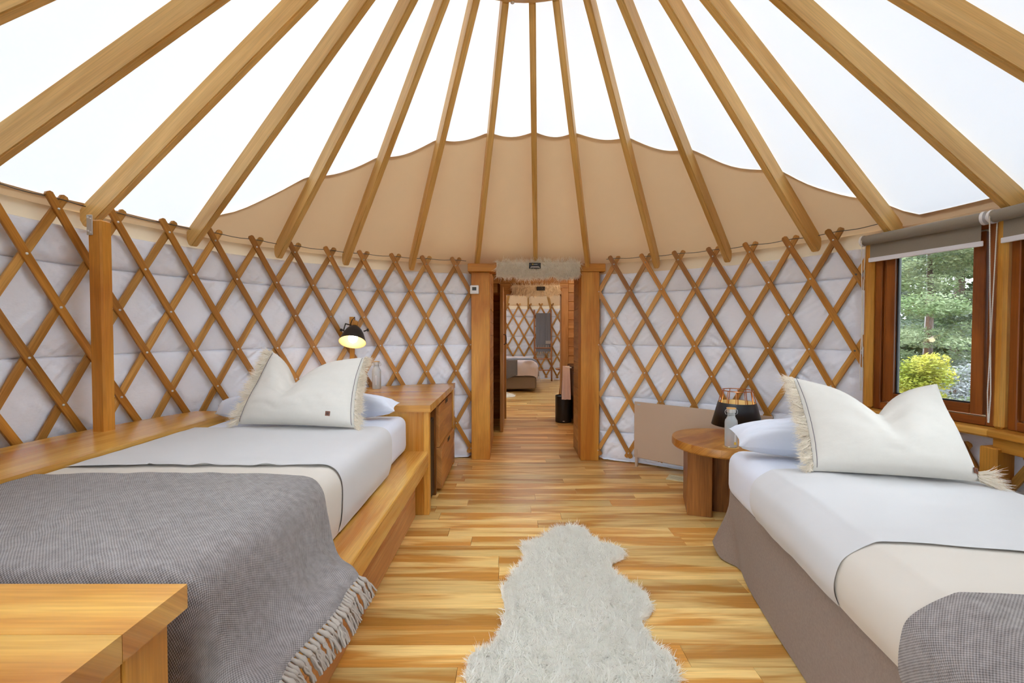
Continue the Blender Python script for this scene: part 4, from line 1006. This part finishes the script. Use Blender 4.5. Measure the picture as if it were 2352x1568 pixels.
# ================================================================== DOORWAY THINGS AND FLOOR RUG
def in_poly(px, py, poly):
    c = np.zeros(len(px), bool); n = len(poly)
    for i in range(n):
        (x1, y1), (x2, y2) = poly[i], poly[i - 1]
        k = ((y1 > py) != (y2 > py)) & (px < (x2 - x1) * (py - y1) / (y2 - y1 + 1e-12) + x1); c ^= k
    return c
def unproj(px, py, z=0):
    u, v = (px - 1176) / F_PX, -(py - 784) / F_PX; c, s = math.cos(PITCH), math.sin(PITCH); d = (u, c + s * v, -s + c * v); t = (z - CAM_H) / d[2]; return (d[0] * t, d[1] * t)
def fur_rug(name, label, poly, n, mat, L=.045, thick=.012, z=0):
    cl = smooth_path([(a, b) for a, b in poly] + [poly[0]]); o2 = [tuple(cl(k / 120)) for k in range(120)]
    xs = [p[0] for p in o2]; ys = [p[1] for p in o2]; t = thing(name, label, 'rug', (sum(xs) / 120, sum(ys) / 120, z))
    G().prism(o2, z + .0005, z + thick, 0).obj('hide', mat, t)
    X = rng.uniform(min(xs), max(xs), n * 3); Y = rng.uniform(min(ys), max(ys), n * 3); k = in_poly(X, Y, o2); X, Y = X[k][:n], Y[k][:n]
    e = np.array([[noise.noise((x * 26, y * 26, c)) + .5 * noise.noise((x * 60, y * 60, c)) for c in (0, 5, 9)] for x, y in zip(X, Y)])
    D = np.stack([e[:, 0] * 2.2 + rng.normal(size=len(X)) * .16, e[:, 1] * 2.2 - .25 + rng.normal(size=len(X)) * .16, np.full(len(X), .62)], 1); D /= np.linalg.norm(D, axis=1, keepdims=True)
    blades('fleece', np.stack([X, Y, np.full(len(X), z + thick - .003)], 1), D, L * (1 + .45 * e[:, 2]) * rng.uniform(.6, 1.05, len(X)), .0042, mat, t, .25, 3); return t
rug_px = [(1275, 1214), (1330, 1212), (1372, 1246), (1392, 1252), (1428, 1262), (1432, 1282), (1405, 1300), (1420, 1325), (1480, 1365), (1498, 1400), (1490, 1420), (1475, 1425), (1480, 1445), (1510, 1490), (1545, 1515), (1556, 1545), (1550, 1620), (1500, 1700), (1300, 1740), (1130, 1700), (1075, 1600), (1074, 1528), (1085, 1505), (1130, 1485), (1155, 1430), (1160, 1395), (1152, 1360), (1175, 1325), (1205, 1285), (1198, 1262), (1210, 1248), (1240, 1240)]
fur_rug('sheepskin_rug', 'long white sheepskin rug on the plank floor between the beds', [unproj(*p) for p in rug_px], 72000, M['fur'], .038)
def fur_roll(name, label, x0, x1, y0, zt, zb, n, mat, loc):
    """fleece draped over a beam: wavy sheet on the face with strands"""
    t = thing(name, label, 'sheepskin', loc); P = []; roots = []; dirs = []
    for i in range(41):
        s = i / 40; xx = x0 + (x1 - x0) * s; edge_ = 1 - (2 * s - 1) ** 8; bot_ = zb + .03 * noise.noise((s * 7, 2, 0)) + .03 * (1 - edge_); row = []
        for j in range(15):
            q = j / 14
            if q < .25: p = Vector((xx, y0 + .14 - .155 * q / .25, zt + .012))
            else: p = Vector((xx + .006 * noise.noise((s * 9, q * 5, 1)), y0 - .016 - .018 * math.sin((q - .25) / .75 * math.pi) * edge_, zt + .012 - (zt - bot_) * (q - .25) / .75))
            row.append(p)
        P.append(row)
    G().grid(P).obj('hide', mat, t, True, 180)
    A_ = np.array([[list(p) for p in r] for r in P]); I = rng.uniform(0, 40, n); J = rng.uniform(2.6, 14, n); i0 = np.minimum(I.astype(int), 39); j0 = np.minimum(J.astype(int), 13)
    R0 = A_[i0, j0] + (A_[i0 + 1, j0] - A_[i0, j0]) * (I - i0)[:, None] + (A_[i0, j0 + 1] - A_[i0, j0]) * (J - j0)[:, None]
    e = np.array([[noise.noise((a * 26, b * 26, c)) for c in (0, 5)] for a, b in zip(R0[:, 0], R0[:, 2])])
    up_ = np.where(J < 4.2, .55, -.70)
    D = np.stack([e[:, 0] * 1.5, np.full(n, -.42), e[:, 1] * .9 + up_], 1) + rng.normal(size=(n, 3)) * .16; D /= np.linalg.norm(D, axis=1, keepdims=True)
    blades('fleece', R0, D, .042 * rng.uniform(.6, 1.3, n), .0055, mat, t, .3, 2); return t
t = fur_roll('sheepskin_drape', 'tan fleece with a black label draped over the doorway lintel', -.160, .705, 4.632, 2.07, 1.905, 6500, M['fur_tan'], (.27, 4.63, 1.9))
q = G().bx(.175, .295, 4.568, 4.574, 2.005, 2.065, .002).obj('label_plate', M['black_soft'], t)
G().bx(.205, .219, 4.567, 4.5685, 2.045, 2.055, .0003).obj('mark', M['gold_mark'], q)
for z_, a, b in ((2.0475, .223, .262), (2.024, .195, .275), (2.016, .188, .283)): G().bx(a, b, 4.567, 4.5685, z_, z_ + .003, .0003).obj('print_line', M['white'], q)
t = fur_roll('sheepskin_drape', 'tan fleece over the inner hall doorway behind the lintel', .0, .74, 6.862, 2.06, 1.90, 3500, M['fur_tan'], (.37, 6.86, 1.9))
G().bx(.38, .505, 6.80, 6.806, 1.985, 2.045, .002).obj('label_plate', M['black_soft'], t)
th2 = thing('thermostat', 'white thermostat box with dark display on the left door post', 'thermostat', (-.392, 4.688, 1.76))
G().bx(-.44, -.348, 4.662, 4.6895, 1.755, 1.845, .005).obj('case', M['white'], th2); G().bx(-.418, -.374, 4.660, 4.663, 1.790, 1.826, .001).obj('display', M['screen'], th2)
for k in range(3): G().bx(-.412 + k * .014, -.404 + k * .014, 4.6595, 4.6605, 1.797, 1.819, .0003).obj('display_digit', M['black_soft'], th2)

# ---- hall and far room things
bn = thing('waste_bin', 'black cylindrical waste bin on the hall floor', 'bin', (.775, 6.66, 0))
G().lathe([(.0005, .002), (.118, .002), (.122, .008), (.124, .385), (.124, .398), (.116, .400), (.114, .385), (.0005, .38)], (.775, 6.66, 0), 32).obj('body', M['black'], bn, True); G().box((.765, 6.5365, .03), (.03, .004, .012), .001).obj('pedal', M['steel'], bn)
vn = thing('vanity_shelf', 'dark wooden wall shelf with rod in the hall', 'shelf', (1.02, 6.55, .8))
G().bx(.86, 1.84, 6.35, 6.89, .80, .86, .004).obj('top', M['darkwood'], vn); G().bx(.90, 1.84, 6.42, 6.88, .05, .79, .004).obj('body', M['darkwood'], vn)
G().tube([(.77, 6.42, .845), (.90, 6.42, .83)], .008, 10).obj('rod', M['steel'], vn, True)
tw = thing('hand_towel', 'blush hand towel hanging over the rod above the bin', 'towel', (.79, 6.42, .4))
for k, (dy, zl) in enumerate(((-.022, .375), (.022, .43))):
    P = [[(.735 + .10 * i / 8 + .012 * (i / 8 - .5) * j / 10 * 5 * .6, 6.42 + dy * min(1, j / 2) + .012 * math.sin(i * 1.6) * j / 10, .862 - (.862 - zl) * j / 10) for j in range(11)] for i in range(9)]
    G().grid(P).obj('cloth', M['pink_towel'], tw, True, 180)
tag(thing('ceiling_lamp', 'small warm hall ceiling lamp', 'lamp', (1.15, 5.75, 2.3)))
hl = [o for o in col.objects if o.name.startswith('ceiling_lamp')][0]
G().lathe([(.0005, 2.338), (.07, 2.338), (.075, 2.30), (.05, 2.275), (.0005, 2.27)], (1.15, 5.75, 0), 24).obj('diffuser', emit('hall_lamp_glow', (1, .75, .45, 1), 6), hl, True)
pd = bpy.data.lights.new('hall_light', 'POINT'); pd.energy = 11; pd.color = (1, .82, .58); pd.shadow_soft_size = .06
put(bpy.data.objects.new('hall_light', pd), hl, Matrix.Translation((1.15, 5.75, 2.05)))
fbx = thing('far_bed', 'bed with rose coverlet and grey blanket in the far room', 'bed', (-.2, 10.8, 0))
G().bx(-.95, .545, 9.90, 11.9, .06, .36, .03).obj('base', M['skirt'], fbx)
rbox('mattress', -.93, .53, 9.92, 11.9, .36, .68, .07, M['sheet'], fbx)
pf = smooth_path([(-.96, .40), (-.95, .60), (-.90, .69), (-.4, .705), (.3, .705), (.50, .69), (.57, .58), (.60, .40), (.63, .30)])
P = []
for i in range(41):
    b, z = pf(i / 40); row = []
    for j in range(25):
        t_ = j / 24; y_ = 9.84 + max(0, t_ - .25) / .75 * 1.7; zz = z if t_ > .25 else z - (.25 - t_) / .25 * (.33 if z > .6 else .05)
        row.append((b + .01 * math.sin(j * 1.3), y_ + (.03 * math.sin(i * .9) if t_ < .25 else 0) - (.02 if t_ < .2 else 0), zz + .01 * noise.noise((i * .5, j * .5, 0))))
    P.append(row)
G().grid(P).obj('coverlet', M['rose'], fbx, True, 180)
P = [[(b + .012, y_ - .02, z + .014) for b, y_, z in r] for r in ([[Vector(p) for p in row[9:16]] for row in P[4:]])]
G().grid(P).obj('blanket', M['grey_cloth'], fbx, True, 180)
P = [[(x0, 9.80 + .01 * math.sin(x0 * 30), z0) for z0 in np.linspace(.72 - .0, .30 + .35 * max(0, (x0 + .15)) , 8)] for x0 in np.linspace(-.9, .12, 24)]
G().grid(P).obj('blanket', M['grey_cloth'], fbx, True, 180)
ld = thing('towel_ladder', 'bamboo ladder leaning on the far lattice', 'ladder', (.85, 12.2, 0))
for xx in (.62, 1.08): G().tube([(xx, 12.05, 0), (xx, 12.38, 1.95)], .022, 10).obj('rail', M['bamboo_pole'], ld, True)
for k in range(6): G().tube([(.60, 12.05 + .33 * (k + 1) / 6.6, .3 * (k + 1)), (1.10, 12.05 + .33 * (k + 1) / 6.6, .3 * (k + 1))], .016, 8).obj('rung', M['bamboo_pole'], ld, True)
bl = thing('folded_blanket', 'charcoal blanket with fringe hanging on the bamboo ladder', 'blanket', (.85, 12.2, .8))
for dx0, dx1, zl, dy in ((.66, 1.02, .98, -.03), (.92, 1.06, 1.10, -.05), (.66, 1.06, .80, -.012)):
    P = [[(dx0 + (dx1 - dx0) * i / 8, 12.33 + dy + .008 * math.sin(i * 2) - .12 * (1.83 - z) / 1.0, z) for z in np.linspace(1.86, zl, 8)] for i in range(9)]
    G().grid(P).obj('cloth', M['grey_cloth'], bl, True, 180)
    for k in range(8): xx = dx0 + (dx1 - dx0) * (k + .5) / 8; yq = 12.33 + dy - .12 * (1.83 - zl); G().tube([(xx, yq, zl), (xx + .004, yq - .005, zl - .04), (xx - .004, yq, zl - .09)], [.008, .012, .007], 6).obj('tassel', M['tassel'], bl, True)
ft_ = thing('far_table', 'small round wooden table partly hidden by the inner door jamb', 'table', (1.15, 9.1, 0))
G().lathe([(.0005, .57), (.25, .57), (.26, .58), (.26, .60), (.0005, .605)], (1.15, 9.1, 0), 32).obj('top', M['walnut'], ft_, True)
for k in range(3): a = k * 2.094 + 2.6; G().tube([(1.15 + .12 * math.cos(a), 9.1 + .12 * math.sin(a), .57), (1.15 + .2 * math.cos(a), 9.1 + .2 * math.sin(a), 0)], [.022, .014], 8).obj('leg', M['walnut'], ft_, True)
fur_rug('sheepskin_rug', 'small white sheepskin at the foot of the far bed', [(-.5, 9.1), (-.2, 9.0), (.02, 9.12), (.06, 9.35), (-.1, 9.6), (-.4, 9.7), (-.6, 9.4)], 2500, M['fur'], .05)

# ================================================================== OUTSIDE: trees and shrubs by the window
def tree(name, label, loc, h, r, n, mat, seed, layers=9, leaf=.05, group='trees and shrubs outside the window', trunk=True, flat=.35):
    rs = np.random.default_rng(seed); t = thing(name, label, 'tree' if trunk else 'shrub', loc, group); x, y_, z = loc
    if trunk:
        g = G().tube([(x, y_, z), (x + .05 * h * .2, y_, z + h * .5), (x, y_ + .03, z + h * .95)], [.035 * h * .5, .02 * h * .5, .006], 8); g.obj('trunk', M['darkwood'], t, True)
    ncl = layers * 9; cl = []
    for k in range(ncl):
        q = rs.uniform(.12 if trunk else .02, 1); rr = r * ((1 - q) ** .6 * .9 + .12) * rs.uniform(.25, 1); a = rs.uniform(0, 2 * math.pi); cl.append((x + rr * math.cos(a), y_ + rr * math.sin(a), z + h * q, r * rs.uniform(.16, .36)))
    cl = np.array(cl); w_ = cl[:, 3] ** 2; idx = rs.choice(ncl, n, p=w_ / w_.sum()); o = rs.normal(size=(n, 3)); o /= np.linalg.norm(o, axis=1, keepdims=True); o *= rs.uniform(.3, 1, n)[:, None] ** .6
    ctr = cl[idx, :3] + o * cl[idx, 3][:, None] * np.array([1, 1, flat]); ctr[:, 2] = np.maximum(ctr[:, 2], z + .02)
    a1 = rs.normal(size=(n, 3)) * np.array([1, 1, .35]); a1 /= np.linalg.norm(a1, axis=1, keepdims=True); a2 = np.cross(a1, rs.normal(size=(n, 3)) + np.array([0, 0, 1.5])); a2 /= np.linalg.norm(a2, axis=1, keepdims=True) + 1e-9
    sz = leaf * rs.uniform(.6, 1.4, n)[:, None]; V = np.stack([ctr - a1 * sz, ctr + a2 * sz * .38, ctr + a1 * sz, ctr - a2 * sz * .38], 1).reshape(-1, 3) - np.array(loc)
    me = bpy.data.meshes.new('foliage'); me.vertices.add(4 * n); me.vertices.foreach_set('co', V.ravel()); me.loops.add(4 * n); me.loops.foreach_set('vertex_index', np.arange(4 * n, dtype=np.int32)); me.polygons.add(n); me.polygons.foreach_set('loop_start', np.arange(0, 4 * n, 4, dtype=np.int32)); me.update(calc_edges=True); me.materials.append(mat)
    inst('foliage', me, Matrix.Translation(loc), t)['kind'] = 'stuff'
LG = leafmat('pale_green_leaves', (98, 114, 74), (142, 150, 118)); LD = leafmat('grey_green_leaves', (84, 94, 78), (140, 146, 134)); LY_ = leafmat('yellow_green_leaves', (112, 122, 44), (176, 166, 72)); LW_ = leafmat('grey_twig_leaves', (122, 124, 122), (160, 160, 164)); LK = leafmat('deep_green_leaves', (62, 78, 50), (104, 116, 80))
GZ = -.4
tree('leafy_tree', 'pale green tree close outside the window', (6.3, 6.75, GZ), 4.6, 1.5, 80000, LG, 1, leaf=.024)
tree('leafy_tree', 'grey green tree further right outside the window', (7.9, 7.1, GZ), 5.6, 1.9, 80000, LD, 2, leaf=.026)
tree('leafy_tree', 'dark green tall tree far outside behind the others', (10.5, 10.5, GZ), 8.0, 3.4, 50000, LK, 3, leaf=.08)
tree('leafy_tree', 'dark green tree far outside at the window edge', (13, 9.0, GZ), 8.5, 3.6, 45000, LK, 4, leaf=.09)
tree('low_shrub', 'yellow green shrub low in the window view', (4.75, 5.05, GZ), 1.45, .62, 20000, LY_, 5, leaf=.020, trunk=False, flat=.7)
tree('low_shrub', 'grey twiggy shrub beside the yellow shrub outside', (5.7, 5.25, GZ), 1.35, .9, 24000, LW_, 6, leaf=.020, trunk=False, flat=.6)
tree('low_shrub', 'olive green shrub at the lower right outside', (5.1, 4.6, GZ), 1.15, .6, 16000, LG, 7, leaf=.020, trunk=False, flat=.6)
tree('leafy_tree', 'broad dark tree far outside filling the window view', (15.5, 14.5, GZ), 10.0, 5.0, 40000, LD, 11, leaf=.13)
tree('leafy_tree', 'pale green tree outside the rightmost window', (8.2, 4.0, GZ), 5.0, 1.8, 16000, LG, 8, leaf=.06)
tree('leafy_tree', 'dark green tree outside the rightmost window', (8.5, 1.0, GZ), 6.5, 2.2, 14000, LK, 9, leaf=.08)
